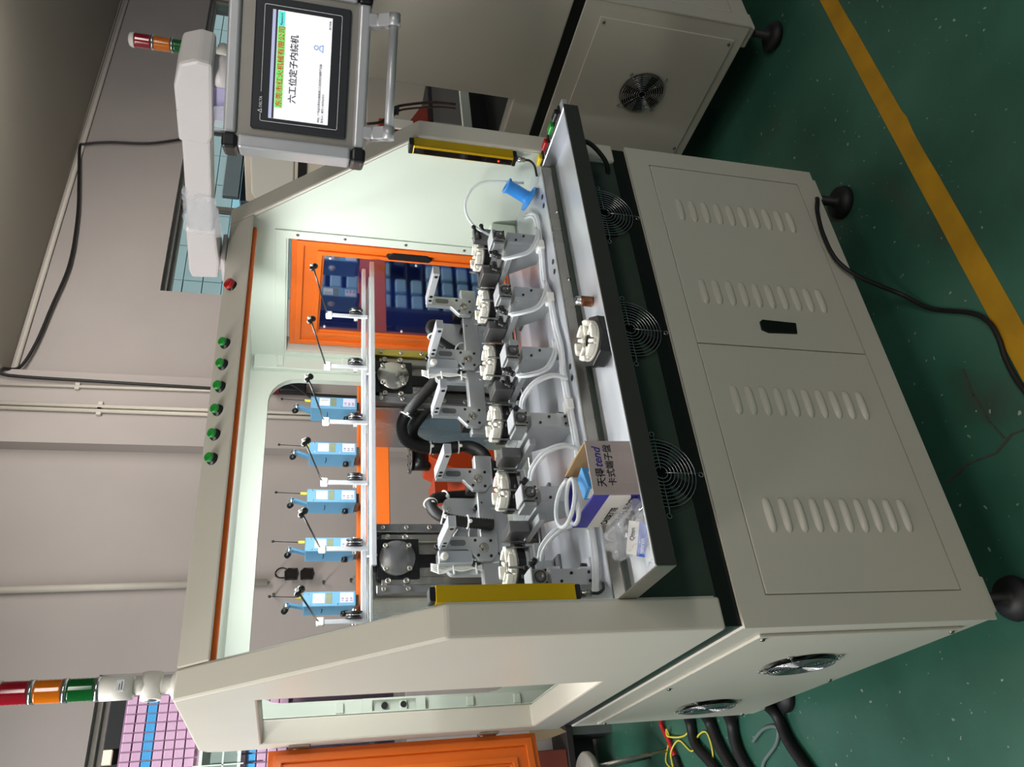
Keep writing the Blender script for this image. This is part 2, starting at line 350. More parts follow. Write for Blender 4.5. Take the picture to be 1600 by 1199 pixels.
# buildings beyond the windows
def tiled(name, label, x0, x1, z0, z1, y, tw, th, base, tilem, stripe=None, windows=()):
    e = empty(name, ((x0 + x1) / 2, y, 0), label, 'building'); xc = (x0 + x1) / 2
    MB().box(x0 - xc, x1 - xc, 0.01, 0.3, 0, z1).build('wall', base, e)
    me = MB().box(-tw / 2 + .004, tw / 2 - .004, 0, .012, -th / 2 + .004, th / 2 - .004, .002).mesh('tile', tilem)
    me2 = MB().box(-tw / 2 + .004, tw / 2 - .004, 0, .013, -th / 2 + .004, th / 2 - .004, .002).mesh('tile', stripe or tilem)
    n = 0; k = 0
    nz = int((z1 - z0) / th); nx = int((x1 - x0) / tw)
    for b in range(nz):
        for a in range(nx):
            X = x0 + (a + .5) * tw; Z = z0 + (b + .5) * th
            if any(p <= X <= q and r <= Z <= s for p, q, r, s in windows): continue
            inst(me2 if stripe and b in stripe_rows else me, 'tile', e, (X - xc, random.uniform(-.002, .002), Z))
    return e, xc
PINKW = mat('pink_grout', (150, 112, 132), 0.8, var=0.1, scale=10); PINKT = mat('pink_tile', (214, 160, 190), 0.35, var=0.08, scale=6, emit=((214, 160, 190), 0.10)); MATS.pop('pink_tile')
PINKT = mat('pink_wall_tile', (222, 170, 198), 0.35, var=0.08, scale=6); BLUET = mat('blue_wall_tile', (84, 160, 216), 0.35, var=0.06, scale=6)
stripe_rows = (3, 13)
pe, pxc = tiled('tiled_building', 'pink tiled house with a blue stripe outside the left window', -0.2, 1.1, 1.74, 2.74, 4.2, 0.055, 0.062, PINKW, PINKT, BLUET, [(-.2, 0.60, 2.02, 2.27)])
GRM = mat('grey_window_pane', (142, 148, 142), 0.25, var=0.15, scale=5)
fr = MB().plate(rect(-.65, .15, 2.02, 2.27), [rect(-.63, -.25, 2.04, 2.25), rect(-.23, .13, 2.04, 2.25)], .03, XZ(-.02)).build('window_frame', WHITEP, pe)
for a in (-.44, -.05): MB().box(a - .2, a + .19, 0, .006, 2.03, 2.26).build('pane', GRM, fr)
gr = MB()
for k in range(5): gr.box(-.62 + k * .17, -.612 + k * .17, -.05, -.042, 2.0, 2.3)
gr.box(-.65, .18, -.05, -.042, 2.12, 2.13); gr.build('window_bars', WHITEP, pe)
e2 = empty('neighbour_house', (0.2, 5.4, 0), 'dark upper storey with lit balcony behind the pink tiled house', 'building')
MB().box(-1.6, 1.2, .1, .4, 2.5, 3.6).build('wall', mat('dark_storey', (40, 34, 34), 0.8, var=0.2, scale=5), e2)
for k, (a, b) in enumerate(((-.25, 3.03), (-.1, 3.06), (.1, 3.04), (.25, 3.07), (.42, 3.05))):
    o = MB().box(a - .05, a + .05, .05, .1, b - .05, b + .05).build('window', mat('lit_balcony', (240, 205, 180), 0.6, emit=((240, 210, 185), 0.6)), e2)
MB().box(-1.6, 1.2, .0, .06, 2.86, 2.94, .005).build('railing', PLASTIC, e2)
TEALW = mat('teal_grout', (96, 122, 126), 0.8, var=0.1, scale=8); TEALT = mat('grey_teal_panel', (140, 154, 156), 0.35, var=0.10, scale=3); TEALB = mat('blue_panel', (138, 176, 190), 0.35, var=0.06, scale=4)
stripe_rows = (1,)
tiled('tiled_building', 'grey-teal panelled house with a pale blue band outside the right window', 4.1, 9.1, 2.18, 3.2, 4.6, 0.42, 0.17, TEALW, TEALT, TEALB)
cn = empty('shop_canopy', (6.9, 4.4, 2.18), 'dark slate canopy in front of the grey-teal house outside the right window', 'canopy')
MB().box(-1.6, 1.6, -.1, .15, 0, .24, .01).build('fascia', mat('slate_sheet', (58, 66, 72), .5, var=.2, scale=3), cn); MB().box(-1.6, 1.6, -.16, -.1, .24, .40, .01).build('awning', mat('grey_sheet', (84, 86, 88), .6, var=.2, scale=3), cn)
# beige cabinet by the right window
def cabinet():
    e = empty('storage_cabinet', (4.9, 2.62, 0), 'tall beige cabinet against the wall under the right window', 'cabinet')
    MB().box(-.95, .95, -.3, .3, 0.05, 2.22, .008).build('body', mat('cabinet_beige', (190, 180, 164), 0.5, var=0.05, scale=3), e)
    MB().box(-.96, .96, -.305, .305, 1.80, 1.86).build('band', PLASTIC, e)
    MB().box(-.9, .9, -.306, -.3, .2, 1.40, .003).build('lower_door', MATS['cabinet_beige'], e)
    d = MB().box(-.9, .9, -.312, -.3, 1.45, 1.78, .004).build('door', PLASTIC, e)
    MB().box(-.78, -.70, -.33, -.312, 1.68, 1.70, .003).build('handle', CHROME, d)
    for sx in (-1, 1): MB().box(sx * .85 - .05, sx * .85 + .05, -.25, .25, 0, .05).build('leg', PLASTIC, e)
cabinet()

# ================================================================== BASE CABINET
def louver_mesh():
    b = bmesh.new(); L, H, D = 0.045, 0.0205, 0.0088; n = 14; rows = 6; g = []
    for i in range(n + 1):
        u = -1 + 2 * i / n; e = math.sqrt(max(0, 1 - abs(u) ** 3.0)); row = []
        for j in range(rows + 1):
            v = j / rows; h = D * e * math.sin(v * PI * 0.80) ** 0.8
            row.append(b.verts.new((u * L, -h, H * ((1 - v) * (0.35 + 0.65 * e) + .3 * (1 - e)))))
        row.append(b.verts.new((u * L, 0, H * .3 * (1 - e)))); g.append(row)
    for i in range(n):
        for j in range(rows + 1):
            f = b.faces.new((g[i][j], g[i + 1][j], g[i + 1][j + 1], g[i][j + 1])); f.smooth = j < rows
    bmesh.ops.remove_doubles(b, verts=list(b.verts), dist=1e-5); bmesh.ops.recalc_face_normals(b, faces=list(b.faces))
    me = bpy.data.meshes.new('louver'); b.to_mesh(me); b.free(); return me
LOUV = louver_mesh(); LOUV.materials.append(PAINT)
SCR = MB().lathe([(0, -.006), (.0045, -.005), (.0065, -.002), (.0065, 0)], axis=(0, 1, 0), n=12).mesh('screw', SCREW)
def guard_mesh(r, m, nr=9):
    b = MB()
    for k in range(nr): b.torus((0, -.010, 0), r * (0.12 + 0.88 * (k + .5) / nr), .0014, (0, 1, 0), 40, 5)
    for a in (0, 90, 180, 270):
        a = math.radians(a + 0); d = Vector((math.cos(a), 0, math.sin(a)))
        b.cyl(d * r * .1 + Vector((0, -.0085, 0)), d * r * 1.06 + Vector((0, -.0085, 0)), .0017, n=6)
        b.cyl(d * r * 1.06 + Vector((0, -.0085, 0)), d * r * 1.13, .0017, n=6); b.torus(d * r * 1.16 + Vector((0, -.002, 0)), .006, .0016, (0, 1, 0), 12, 5)
    return b.mesh('fan_guard', m)
GUARD = guard_mesh(.092, mat('guard_wire', (176, 178, 178), 0.22, 1.0, var=0.05, scale=10))
DISC = MB().lathe([(0, -.001), (.094, -.001), (.097, -.0025), (.099, 0)], axis=(0, -1, 0), n=40).mesh('fan_housing', BLACK)
bl = MB().lathe([(0, -.006), (.03, -.006), (.034, -.003), (.034, 0)], axis=(0, 1, 0), n=24)
for k in range(7):
    a = 2 * PI * k / 7; ca, sa = math.cos(a), math.sin(a)
    bl.bm.faces.new([bl.bm.verts.new((ca * r - sa * t, y, sa * r + ca * t)) for r, t, y in ((.034, -.012, -.002), (.086, -.022, -.002), (.086, .018, -.006), (.034, .010, -.006))])
FANB = bl.mesh('fan_blades', mat('fan_black', (14, 14, 15), 0.7, var=0.1, scale=20, spec=0.2))
def fan(parent, loc, rz, rot45=False):
    f = inst(DISC, 'fan', parent, loc, (0, 0, rz))
    inst(FANB, 'fan_blades', f, (0, -.0015, 0), (0, 0.3, 0), (1, .6, 1)); inst(GUARD, 'fan_guard', f, (0, 0, 0), (0, math.radians(45) if rot45 else 0, 0))
    return f
def base_cabinet(loc, label, rz=0.0):
    e = empty('base_cabinet', loc, label, 'cabinet', None, rz)
    MB().box(0.004, 1.5, 0.006, 1.223, .15, .822, .004).build('body', PAINT, e)
    MB().plate(rect(0.0, 1.5, .15, .822), [rect(.070, 1.433, .218, .752)], .006, XZ(0.0)).build('front_frame', PAINT, e)
    for k, (a, b) in enumerate(((.073, .7525), (.7555, 1.430))):
        d = MB().box(a, b, -.001, .006, .221, .749, .0025, 2).build('door', PAINT, e)
        for cxx in ((.262, .580) if k == 0 else (.937, 1.250)):
            for j in range(10): inst(LOUV, 'louver', d, (cxx, -.001, .678 - j * .0425 - (.004 if k == 0 else 0)))
        if k == 1:
            h = MB().prism([(.807, .428), (.845, .420), (.848, .528), (.840, .538), (.812, .540), (.803, .520)], .006, XZ(-.005), .002).build('handle', BLACK, d)
            tag(h, 'black recessed door handle')
        for zz in (.26, .71):
            pass
    sp_ = MB().box(-.003, .004, .068, 1.168, .192, .748, .0015).build('side_panel', PAINT, e)
    for y, z in ((.087, .731), (.609, .731), (1.144, .729), (.087, .209), (.61, .207), (1.15, .207)): inst(SCR, 'screw', sp_, (-.003, y, z), (0, 0, -PI / 2))
    fan(e, (-.004, .358, .466), -PI / 2, True); fan(e, (-.004, .925, .456), -PI / 2, True)
    MB().box(.008, 1.492, .010, 1.21, .82, .868).build('waist_band', BLACK, e)
    for x, y in ((.065, .06), (1.44, .06), (.05, 1.17), (1.44, 1.17)):
        f = MB().lathe([(0, 0), (.055, 0), (.057, .01), (.052, .024), (.03, .034), (.016, .04), (.016, .12), (0, .12)], n=24).build('foot', RUBBER, e, (x, y, 0))
        MB().lathe([(.024, .105), (.024, .125), (0, .125)], n=6).build('nut', SCREW, f)
        MB().box(x - .045, x + .045, y - .045, y + .045, .122, .152, .004).build('foot_plate', PAINT, e)
    return e
base_cabinet((0, 0, 0), 'long beige steel cabinet with louvered doors under the winding machine')
base_cabinet((2.26, -.03, 0.01), 'similar beige steel cabinet behind, on the far right of the floor')

# ================================================================== ENCLOSURE
ZB, ZK, ZT, YT, D_ = .866, 1.470, 2.009, .449, 1.223
T = .071
PROF = [(0, ZB), (0, ZK), (YT, ZT), (D_ - .06, ZT), (D_ - .015, ZT - .02), (D_, ZT - .07), (D_, ZB)]
def enclosure(loc, label, main=True):
    e = empty('machine_enclosure', loc, label, 'enclosure')
    win = rect(.482, 1.133, .981, 1.829)
    for nm, x in (('left_side', 0.0), ('right_side', 1.5 - T)):
        sw = MB().plate(PROF, [win], T, YZ(x), .006).build('side_wall', PAINT if main else PAINT2, e)
        # inner lining painted pale mint
        xi = (x + T + .0005) if x == 0 else x - .0025
        pr_ = [(.006, ZB + .01), (.006, ZK - .002), (YT + .004, ZT - .012), (D_ - .05, ZT - .012), (D_ - .05, ZB + .01)]
        MB().plate(pr_, [win], .002, YZ(xi)).build('lining', INNER, sw)
    s = math.hypot(YT, ZT - ZK); uy, uz = YT / s, (ZT - ZK) / s      # along the slope
    # header on the slope between the side walls
    h0 = Vector((0, YT - uy * .095, ZT - uz * .095)); nrm = Vector((0, -uz, uy))
    hd = MB().prism([(YT, ZT), (h0.y, h0.z), (h0.y - nrm.y * .006, h0.z - nrm.z * .006), (YT + .003, ZT - .016)], 1.5 - 2 * T, YZ(T), .004).build('header', PAINT if main else PAINT2, e)
    MB().box(T - .01, 1.5 - T + .01, YT, D_ - .02, ZT - .02, ZT - .0015).build('roof', PAINT if main else PAINT2, e)
    MB().box(T, 1.5 - T, YT + .03, D_ - .05, ZT - .05, ZT - .021).build('roof_lining', INNER, e)
    # rear wall with one big rounded opening
    MB().plate(rect(T, 1.5 - T, ZB, ZT - .02), [rrect(.125, 1.335, 1.0, 1.886, .11)], .03, XZ(1.19), 0).build('rear_wall', INNER, e)
    MB().box(T, 1.5 - T, .03, 1.19, ZB, ZB + .006).build('base_plate', BLACK, e)
    if not main:
        MB().box(T, 1.5 - T, 1.182, 1.189, ZB + .006, .955).build('lower_panel', BLACK, e)
        return e
    # rear corner posts with hinge tabs and inspection plate
    for x0, x1 in ((T, .118), (1.365, 1.5 - T)):
        p = MB().box(x0, x1, 1.165, 1.19, ZB + .01, ZT - .06, .002).build('rear_post', INNER, e)
        for z in (1.02, 1.18, 1.40, 1.60, 1.85): MB().box(x0 + .008, x1 - .008, 1.155, 1.166, z - .012, z + .012, .002).build('hinge_tab', INNER, p)
    ip = MB().plate(rect(.073, .118, 1.33, 1.53), [rect(.080, .112, 1.36, 1.50)], .006, XZ(1.150)).build('inspection_plate', INNER, e)
    for z in (1.40, 1.46): MB().cyl((.096, 1.153, z), (.096, 1.165, z), .010, n=14).build('grommet', RUBBER, ip)
    # front fan panel between the pillars
    fp = MB().box(T, 1.5 - T, .012, .020, ZB, 1.075).build('fan_panel', GLOSSBLACK, e)
    for x in (.368, .787, 1.205): fan(e, (x, .0115, .938), 0)
    for x in (.16, .58, 1.0, 1.36): inst(SCR, 'screw', fp, (x, .012, .97))
    # raised rim around the side window, inside
    rim = MB().plate(rect(.44, 1.175, .94, 1.87), [rect(.475, 1.14, .975, 1.835)], .006, YZ(1.5 - T - .0085), .001).build('window_rim', INNER, e)
    for z in (1.05, 1.25, 1.45, 1.65, 1.8): inst(SCR, 'screw', rim, (1.5 - T - .0085, .455, z), (0, 0, -PI / 2), (.8, .8, .8))
    # push buttons on the header
    def hp(x, t, d): return Vector((x, YT - uy * t, ZT - uz * t)) + nrm * d
    rot = Matrix(((1, 0, 0), (0, uy, -nrm.y * -1), (0, uz, nrm.z))).to_euler()
    for k, x in enumerate((.589, .660, .735, .809, .882, .954, 1.164)):
        red = k == 6
        q = nrm.to_track_quat('Z', 'Y').to_euler(); c = hp(x, .041, .0)
        col = MB().lathe([(.0165, 0), (.0165, .005), (.013, .006), (.013, .012), (0, .012)], n=20).build('push_button', PLASTIC, e, c); col.rotation_euler = q
        R = .0165 if red else .0125
        MB().lathe([(R, .010), (R, .018), (R * .9, .0205), (R * .7, .0195 if not red else .0215), (0, .0195 if not red else .022)], n=20).build('cap', RED_B if red else GREEN_B, col)
        tag(col, 'red push button' if red else 'green push button')
    return e
enclosure((0, 0, 0), 'beige open-front machine enclosure with sloping front on the louvered cabinet')
en2 = enclosure((2.26, -.03, .01), 'beige enclosure of the second machine, at the far right', False)

# raised sliding door edge under the header
sd = empty('sliding_door', (.75, .452, 1.917), 'thin orange edge of the raised front door under the header', 'door')
MB().box(-.675, .675, -.004, .008, .018, .040, .002, 2).build('door_leaf', ORANGE, sd); MB().box(-.675, .675, -.012, .014, .008, .022, .006, 2).build('door_edge', ORANGE, sd)

# orange service doors
def service_door(name, loc, rz, label, both=False):
    """local: u runs 0..0.64 along +x from the hinge, face towards -y, z 0..0.86"""
    e = empty(name, loc, label, 'door', None, rz); W, H = .63, .855
    MB().plate(rect(0, W, 0, H), [rect(.10, W - .09, .10, H - .11)], .020, XZ(0), .003).build('frame', ORANGE, e)
    m_ = MB()
    for a in (rect(.018, W - .018, 0.018, H - .018),):
        m_.plate(a, [rect(.042, W - .042, .042, H - .042)], .012, XZ(-.011), .003)
    m_.build('outer_rib', ORANGE, e)
    if both:
        MB().plate(rect(.018, W - .018, .018, H - .018), [rect(.042, W - .042, .042, H - .042)], .012, XZ(.019), .003).build('rear_rib', ORANGE, e)
        MB().plate(rect(.075, W - .065, .075, H - .085), [rect(.093, W - .083, .093, H - .103)], .010, XZ(.019), .003).build('inner_rib', ORANGE, e)
    MB().plate(rect(.075, W - .065, .075, H - .085), [rect(.093, W - .083, .093, H - .103)], .010, XZ(-.009), .003).build('inner_rib', ORANGE, e)
    p = MB().box(.09, W - .08, .008, .012, .09, H - .10).build('pane', mat('blue_tinted_pane', (10, 24, 78), 0.03, var=0.15, scale=2, spec=1.0, ior=2.1), e)
    for x in (.12, W - .11):
        for z in (.12, H * .5, H - .13): MB().sphere((x, .006, z), .005, 8).build('stud', WHITEP, e)
    return e
dr = service_door('service_door', (1.452, 1.118, .965), -PI / 2, 'orange framed door with blue pane in the right inner wall')
h = MB().prism([(.575, .38), (.595, .40), (.595, .52), (.575, .54), (.560, .53), (.560, .39)], .012, XZ(-.014), .003).build('handle', PLASTIC, dr); tag(h, 'black pull handle')
rk = empty('mirrored_bin_rack', (-.86, 2.95, 0), 'rack of blue bins added out of view for its mirror image in the blue pane', 'rack')  # unseen rack, added only for its reflection in the door pane
MB().box(-.75, .75, .10, .12, 0, 2.0, .003).build('back_panel', mat('rack_grey', (60, 66, 84), .5, var=.1, scale=8), rk)
bme = MB().box(-.060, .060, -.06, .0, -.034, .046, .010, 2).mesh('bin', mat('pale_blue_bin', (168, 212, 244), .35, var=.06, scale=8)); random.seed(3)
for r_ in range(14):
    MB().box(-.75, .75, -.02, .10, .36 + .115 * r_, .370 + .115 * r_).build('shelf', MATS['rack_grey'], rk)
    for c_ in range(10):
        if random.random() < .95: inst(bme, 'bin', rk, (-.65 + .145 * c_, .02, .406 + .115 * r_))
for sx in (-.74, .74): MB().box(sx - .02, sx + .02, -.05, .12, 0, 2.0, .003).build('post', MATS['rack_grey'], rk)
service_door('service_door', (-.012, 1.232, .955), math.radians(194), 'orange framed door swung open at the left rear of the enclosure', True)
hg = empty('door_hinge', (-.004, 1.20, 1.0), 'pair of small steel hinges at the left rear edge of the enclosure', 'hinge')
for z in (.12, .72): MB().cyl((0, .02, z - .03), (0, .02, z + .03), .008, n=12).box(-.003, .003, -.03, .02, z - .03, z + .03).build('knuckle', STEEL, hg)

# ================================================================== WORK TABLE
def worktable():
    e = empty('work_table', (.75, .02, 1.05), 'bright aluminium work table with a shallow front tray', 'table')
    o = Vector((.75, .02, 1.05))
    def B(name, m, *a, **k):
        x0, x1, y0, y1, z0, z1 = a
        return MB().box(x0 - o.x, x1 - o.x, y0 - o.y, y1 - o.y, z0 - o.z, z1 - o.z, k.get('bev', .0015)).build(name, m, e)
    B('deck_plate', ALUPLATE, .074, 1.426, .022, .44, 1.085, 1.105)
    B('deck_front', STEEL, .074, 1.385, .016, .022, 1.060, 1.104)
    B('tray_floor', ALUPLATE, .074, 1.385, -.196, .016, 1.058, 1.0615)
    B('tray_lip', mat('tray_black', (54, 55, 50), 0.42, var=0.15, scale=10), .074, 1.402, -.200, -.196, 1.057, 1.1005)
    B('tray_rim', WHITEALU, .074, 1.385, -.198, -.192, 1.0615, 1.1016)
    B('tray_end', STEEL, .071, .074, -.200, .016, 1.057, 1.1005); B('tray_end', ALU, 1.385, 1.388, -.200, .016, 1.057, 1.1005)
    for x in (.3, .65, 1.0, 1.25):
        for dx in (0, .035):
            MB().cyl((x + dx - o.x, .045 - o.y, .0555), (x + dx - o.x, .045 - o.y, .0562), .008, n=14).build('hole', BLACK, e)
    for x in (.18, .45, .72, .95, 1.2): MB().lathe([(.005, 0), (.005, .002), (0, .003)], axis=(0, -1, 0), n=10).build('rivet', CHROME, e, (x - o.x, .016 - o.y, .03))
    B('deck_back', STEELDARK, .074, 1.426, .44, .455, 1.0, 1.104)
    cp = B('button_box', WHITEALU, 1.388, 1.428, -.196, .05, 1.085, 1.1005)
    for y, m, nm, lab in ((-.150, PLASTIC, 'rocker_switch', 'black rocker switch'), (-.105, GREEN_B, 'push_button', 'green square push button'), (-.045, RED_B, 'push_button', 'red square push button'), (.015, mat('yellow_button', (226, 200, 30), 0.35, var=.05, scale=30), 'push_button', 'yellow square push button')):
        MB().box(1.390 - o.x, 1.426 - o.x, y - .024 - o.y, y + .024 - o.y, .050, .055, .001).build('bezel', PLASTIC, cp)
        b = MB().box(1.397 - o.x, 1.419 - o.x, y - .016 - o.y, y + .016 - o.y, .053, .064, .002).build(nm, m, cp); tag(b, lab)
    return e
worktable()
for nm, y, z, r, lab in (('guide_shaft', .50, 1.09, .010, 'front chrome guide shaft behind the work table'), ('guide_shaft', .545, 1.075, .008, 'rear chrome guide shaft behind the work table')):
    o = MB().cyl((-.675, 0, 0), (.675, 0, 0), r, n=16).build(nm, CHROME, loc=(.75, y, z)); tag(o, lab, 'shaft')
o = MB().box(-.675, .675, -.02, .02, -.06, .0, .002).build('rail_beam', STEELDARK, loc=(.75, .525, 1.062)); tag(o, 'dark steel beam carrying the chrome guide shafts', 'beam')

# ================================================================== LIGHT CURTAINS
def curtain(name, x0, label, side):
    e = empty(name, (x0, .005, 1.18), label, 'light curtain')
    MB().plate([(0, 0), (.036, 0), (.036, .030), (.030, .034), (.006, .034), (0, .030)], [], .296, lambda u, v, d: (u, v, .012 + d), .0015).build('housing', YELLOW, e)
    MB().box(.003, .033, -.001, .035, 0, .012, .002).build('end_cap', PLASTIC, e); MB().box(.003, .033, -.001, .035, .308, .320, .002).build('end_cap', PLASTIC, e)
    xs = (-.0015, .002) if side == 'r' else (.034, .0375)
    MB().box(xs[0], xs[1], .008, .027, .014, .306).build('lens_window', mat('dark_window', (16, 10, 10), 0.08, var=0.1, scale=20), e)
    if side == 'r':
        MB().cyl((-.0016, .017, .055), (-.0030, .017, .055), .003, n=8).build('status_lamp', mat('red_led', (255, 40, 20), 0.4, emit=((255, 50, 20), 3.0)), e)
        MB().box(-.0005, .004, -.0012, .004, .014, .306).build('groove', mat('yellow_shade', (190, 150, 20), 0.3, 0.4, var=.05, scale=10), e)
    c = MB().cyl((.018, .017, -.001), (.018, .017, -.028), .007, n=12).cyl((.018, .017, -.008), (.018, .017, -.018), .0085, n=12).build('connector', STEEL, e)
    MB().tube([(.018, .017, -.028), (.018, .018, -.045), (.012 if side == 'r' else .03, .03, -.062), (-.01 if side == 'r' else .05, .05, -.072)], .0035, 8, 6).build('lead', RUBBER, c)
curtain('light_curtain', .073, 'yellow light curtain bar on the left front pillar, back side towards the camera', 'l')
curtain('light_curtain', 1.391, 'yellow light curtain bar with black lens window on the right pillar', 'r')

# ================================================================== STATORS
def stator_parts():
    c = MB().prism([(.057 * math.cos(math.radians(a)), .057 * math.sin(math.radians(a))) for a in range(0, 360, 15)], .021, XY(0), .0015)
    core = c.mesh('core', BLACK)
    wmb = MB(); wmb.plate(circ(0, 0, .050, 28), [circ(0, 0, .030, 18)], .006, XY(.021), .001)
    for k in range(6):
        a = 2 * PI * k / 6 + .2
        pts = []
        for j in range(7):
            t = a + (-.38 + .76 * j / 6); pts.append((.050 * math.cos(t), .050 * math.sin(t)))
        for j in range(7):
            t = a + (.30 - .60 * j / 6); pts.append((.037 * math.cos(t), .037 * math.sin(t)))
        wmb.prism(pts, .014 + .003 * (k % 2), XY(.027), .003)
        t0 = a + PI / 6
        wmb.prism([(r * math.cos(t0 + d), r * math.sin(t0 + d)) for r, d in ((.049, -.09), (.049, .09), (.018, .28), (.016, 0), (.018, -.28))], .010, XY(.027), .003)
    return core, wmb.mesh('insulator', IVORY)
S_CORE, S_INS = stator_parts()
ORD = ('leftmost', 'second from left', 'third from left', 'fourth from left', 'fifth from left', 'rightmost')
def stator(loc, rot, label, group=None, big=None):
    e = empty('stator', loc, label, 'stator', group); e.rotation_euler = rot
    inst(big or S_CORE, 'core', e); inst(S_INS, 'insulator', e)
    return e

# ================================================================== WINDING STATIONS
def station(i):
    X = .150 + .201 * i
    e = empty('winding_fixture', (X, .09, 1.105), 'grey clamping fixture with air cylinder on the work table, ' + ORD[i] + ' of six', 'fixture', 'clamping fixtures')
    sgn = 1 if i < 3 else -1
    up = MB().box(-.019, .019, .0, .014, 0, .108, .001).build('upright', ALUGREY, e)
    for x, z in ((-.010, .018), (.010, .018), (-.010, .085), (.008, .06)): MB().cyl((x, .001, z), (x, -.003, z), .0035, n=8).build('bolt', BLACK, up)
    MB().prism([(.014, 0), (.085, 0), (.165, .10), (.165, .108), (.014, .108)], .038, YZ(-.019), .001).build('gusset', ALUGREY, e)
    ft = MB().box(.021, .050, .012, .06, 0, .008, .001).prism([(.012, 0), (.06, 0), (.03, .034), (.012, .034)], .006, YZ(.021)).build('foot_bracket', WHITEALU, e)
    MB().cyl((.036, .036, .008), (.036, .036, .020), .0075, n=12).build('bolt', BLACK, ft)
    cb = MB().box(-.018, .018, .004, .055, .118, .151, .002).build('air_cylinder', ALUGREY, e)
    MB().box(-.0185, .0185, -.004, .006, .117, .152, .002).build('end_cover', STEEL, cb)
    MB().lathe([(.0135, 0), (.0135, .0015), (.0115, .0015), (.0115, .0003), (0, .0003)], (0, -.004, .1345), (0, -1, 0), 24).build('piston_cap', STEELDARK, cb)
    MB().torus((0, -.0055, .1345), .0125, .0012, (0, 1, 0), 24, 5).build('retaining_ring', BLACK, cb)
    for x, z in ((-.0145, .121), (.0145, .121), (-.0145, .148), (.0145, .148)): MB().cyl((x, -.003, z), (x, -.0065, z), .0026, n=8).build('bolt', BLACK if z < .14 else CHROME, cb)
    MB().box(-.021, .021, -.008, .048, .1525, .1560, .001).build('top_plate', WHITEALU, e)
    MB().box(-.030, -.021, .0, .06, .120, .150, .001).build('side_plate', ALUGREY, e)
    MB().box(-.050, -.022, .110, .175, .108, .160, .002).build('slide_block', STEELDARK, e)
    MB().box(-.048, -.029, .045, .185, .088, .104, .001).build('slide_rail', ALUGREY, e)
    MB().box(.0, .12, .130, .240, .100, .110, .001).build('carrier_arm', ALUGREY, e)
    MB().box(.030, .125, .118, .130, .078, .101, .001).build('carrier_front', ALUGREY, e)
    MB().prism([(.09 + .056 * math.cos(math.radians(a)), .19 + .056 * math.sin(math.radians(a))) for a in range(22, 382, 45)], .008, XY(.110), .001).build('holder_plate', ALUGREY, e)
    MB().box(.05, .062, .135, .24, .088, .118, .001).build('holder_jaw', ALU, e); MB().box(.12, .132, .14, .24, .088, .116, .001).build('holder_jaw', ALU, e)
    for a in (200, 250, 300, 350, 110): MB().cyl((.09 + .061 * math.cos(math.radians(a)), .19 + .061 * math.sin(math.radians(a)), .10), (.09 + .061 * math.cos(math.radians(a)), .19 + .061 * math.sin(math.radians(a)), .165), .003, n=8).build('locating_pin', STEELDARK, e)
    for k in (0, 1):
        y = .035 + k * .06
        f = MB().cyl((sgn * .019, y, .140 - .012 * k), (sgn * .042, y, .140 - .012 * k), .008, n=10).cyl((sgn * .040, y, .140 - .012 * k), (sgn * .052, y - .004, .128 - .012 * k), .0075, n=10).sphere((sgn * .041, y, .140 - .012 * k), .0085, 10).build('air_fitting', PLASTIC, e)
        MB().cyl((sgn * .034, y, .150 - .012 * k), (sgn * .034, y, .158 - .012 * k), .005, n=6).build('screw', PLASTIC, f)
    stator((X + .09, .28, 1.224), (0, 0, .3), 'white stator on a black core in the ' + ORD[i] + ' clamping fixture', 'stators in the fixtures')
    # clear air tubes from the fittings to the table front
    x0 = X + sgn * .052; col = -1
    if sgn < 0: pts = [(x0, .13, 1.218), (x0 - .012, .10, 1.19), (x0 + .0, .085, 1.15), (x0 + .045, .075, 1.125), (x0 + .09, .085, 1.118)]
    else: pts = [(x0, .13, 1.218), (x0 + .02, .105, 1.215), (x0 + .045, .075, 1.19), (x0 + .055, .055, 1.15), (x0 + .045, .05, 1.115)]
    t = empty('air_tube', pts[0], 'translucent air tube at the ' + ORD[i] + ' clamping fixture', 'tube', 'air tubes at the fixtures')
    for k in (0, 1): MB().tube([Vector(p) - Vector(pts[0]) + Vector((.010 * k, .008 * k, .003 * k)) for p in pts], .0045, 8, 7).build('hose', CLEAR, t)
for i in range(6): station(i)
mt = [(1.32, .16, 1.12), (1.25, .09, 1.115), (1.13, .085, 1.115), (1.02, .10, 1.115), (.93, .075, 1.115), (.84, .07, 1.115), (.75, .055, 1.115), (.68, .065, 1.115), (.58, .06, 1.115), (.50, .055, 1.115), (.42, .055, 1.115), (.3, .05, 1.115), (.18, .05, 1.115), (.11, .08, 1.115)]
t = empty('air_tube', mt[0], 'long translucent air tube lying along the front edge of the table', 'tube')
for k in (0, 1): MB().tube([Vector(p) - Vector(mt[0]) + Vector((0, .013 * k, .002 * k)) for p in mt], .006, 8, 6).build('hose', CLEAR, t)
for p in ((1.13, .09), (.93, .08), (.58, .065)): MB().box(p[0] - mt[0][0] - .016, p[0] - mt[0][0] + .016, p[1] - mt[0][1] - .014, p[1] - mt[0][1] + .018, -.012, .008, .003).build('tee_fitting', NATPLAST, t)
rt = [(1.24, .20, 1.20), (1.28, .18, 1.29), (1.33, .14, 1.315), (1.375, .10, 1.27), (1.385, .09, 1.14)]
t = empty('air_tube', rt[0], 'thin translucent tube arching behind the blue spool', 'tube')
MB().tube([Vector(p) - Vector(rt[0]) for p in rt], .004, 8, 8).build('hose', CLEAR, t)

